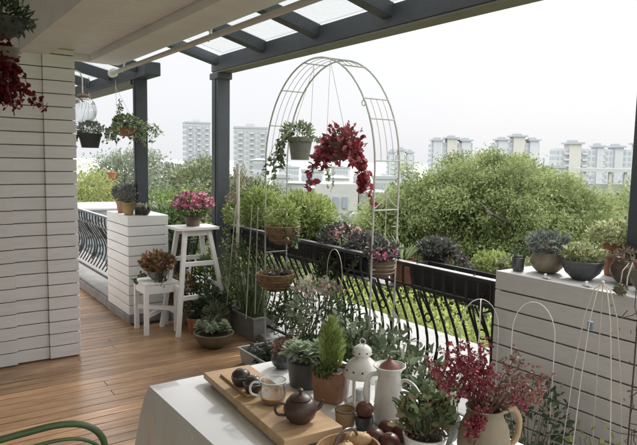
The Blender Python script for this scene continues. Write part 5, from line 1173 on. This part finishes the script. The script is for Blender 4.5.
sp_ = smooth(pw, 6); MB().tube(sp_, [.0035+.0035*i/len(sp_) for i in range(len(sp_))], 10).build('handle', mat('pale_handle', (.52, .52, .48), .35, .1, 9, coat=.2), t)
# small green-rimmed glass of herbs
q = tz(446, 405); r = wpx(24, q); t = P0('potted_plant', 'small pale green cup of herbs on the far table edge behind the red flowers', q); z = pot(t, 'plain', r, .062, mat('pale_green_cup', (.32, .36, .28), .35, .1, 9, coat=.3)); leafy(t, z-.01, .035, r*.95, 340, .014, .008, F_green, ns=4)
# tan pitcher with red berry branches
q = tz(482, 474); r = wpx(52, q); dq = (q-Vector((0, 0, EYE))).dot(cf); hh = 70/FPX*dq
t = thing('clay_pitcher', 'tan clay pitcher full of small crimson blossom branches at the lower right', 'vase', q, -.5)
MB().lathe([(.001, 0), (r*.72, 0), (r*.9, hh*.2), (r*1.0, hh*.45), (r*.92, hh*.7), (r*.70, hh*.87), (r*.66, hh*.94), (r*.74, hh*1.0), (r*.68, hh*1.0), (r*.6, hh*.93), (r*.5, hh*.85), (.001, hh*.84)], 40).build('body', mat('tan_pitcher', (.27, .215, .15), .6, .15, 7, .4, 60, dirt=.25), t, ang=60)
MB().tube(smooth([(r*.66, 0, hh*.92), (r*1.12, 0, hh*.96), (r*1.38, 0, hh*.78), (r*1.28, 0, hh*.52), (r*.93, 0, hh*.38)]), r*.12, 14).build('handle', mat('tan_handle', (.36, .25, .15), .6, .15, 7), t)
mb = MB(); lbr = LB(); lbp = LB(); iv = Matrix.Rotation(.5, 3, 'Z')
def spray(px, py, D, n, m_lb, size, sp):
    e = iv @ (at(px, py, D=D)-q); b = Vector((random.gauss(0, .008), random.gauss(0, .008), hh*.88)); m_ = b.lerp(e, .5)+Vector((0, 0, .02))
    mb.tube([b, m_, e], [.002, .0015, .001], 5); P = []
    for k in range(n):
        f = random.uniform(.35, 1.05); c0 = m_.lerp(e, (f-.35)/.65) if f > .35 else m_; s2 = c0+Vector([random.gauss(0, sp) for _ in range(3)]); P.append(s2)
        if k % 2 == 0: mb.tube([c0, s2], .0006, 3, cap=False)
    blossoms(m_lb, [tuple(p_) for p_ in P], size, 4, 'dia')
D0 = dq
for px, py in ((443, 352), (452, 343), (462, 358), (438, 372), (470, 350), (482, 362), (490, 372), (458, 372), (474, 380), (446, 385), (484, 348), (466, 395), (430, 366), (478, 392), (452, 362), (488, 384), (474, 366)): spray(px, py, D0+random.uniform(-.06, .12), 30, lbr, .0105, .013)
for px, py in ((520, 368), (535, 372), (547, 375), (512, 382), (528, 388), (540, 392), (524, 398), (505, 392), (550, 388), (532, 405), (545, 400), (519, 352)): spray(px, py, D0+random.uniform(-.05, .15), 22, lbp, .009, .012)
for px, py in ((476, 432), (470, 440), (480, 425), (468, 428)): spray(px, py, D0-.075, 34, lbr, .0095, .009)
for px, py in ((532, 400), (526, 408)): spray(px, py, D0, 14, lbr, .0085, .009)
mb.build('branches', M_rstem, t); lbr.build('blossoms', LM('berry', (.20, .014, .03), (.29, .03, .05), (.12, .01, .022), (.38, .09, .11), tr=.15), t)
lbp.build('dry_blossoms', LM('drypink', (.18, .08, .055), (.24, .12, .09), (.24, .035, .05), (.11, .07, .04), (.15, .13, .08), tr=.15), t)
lb = LB(); P, d = ball(70, (.03, 0, hh*1.05), (.03, .03, .03), .4); lb.add(P, d+[0, 0, .3], .018, .009, 'leaf'); lb.build('foliage', F_dry, t)
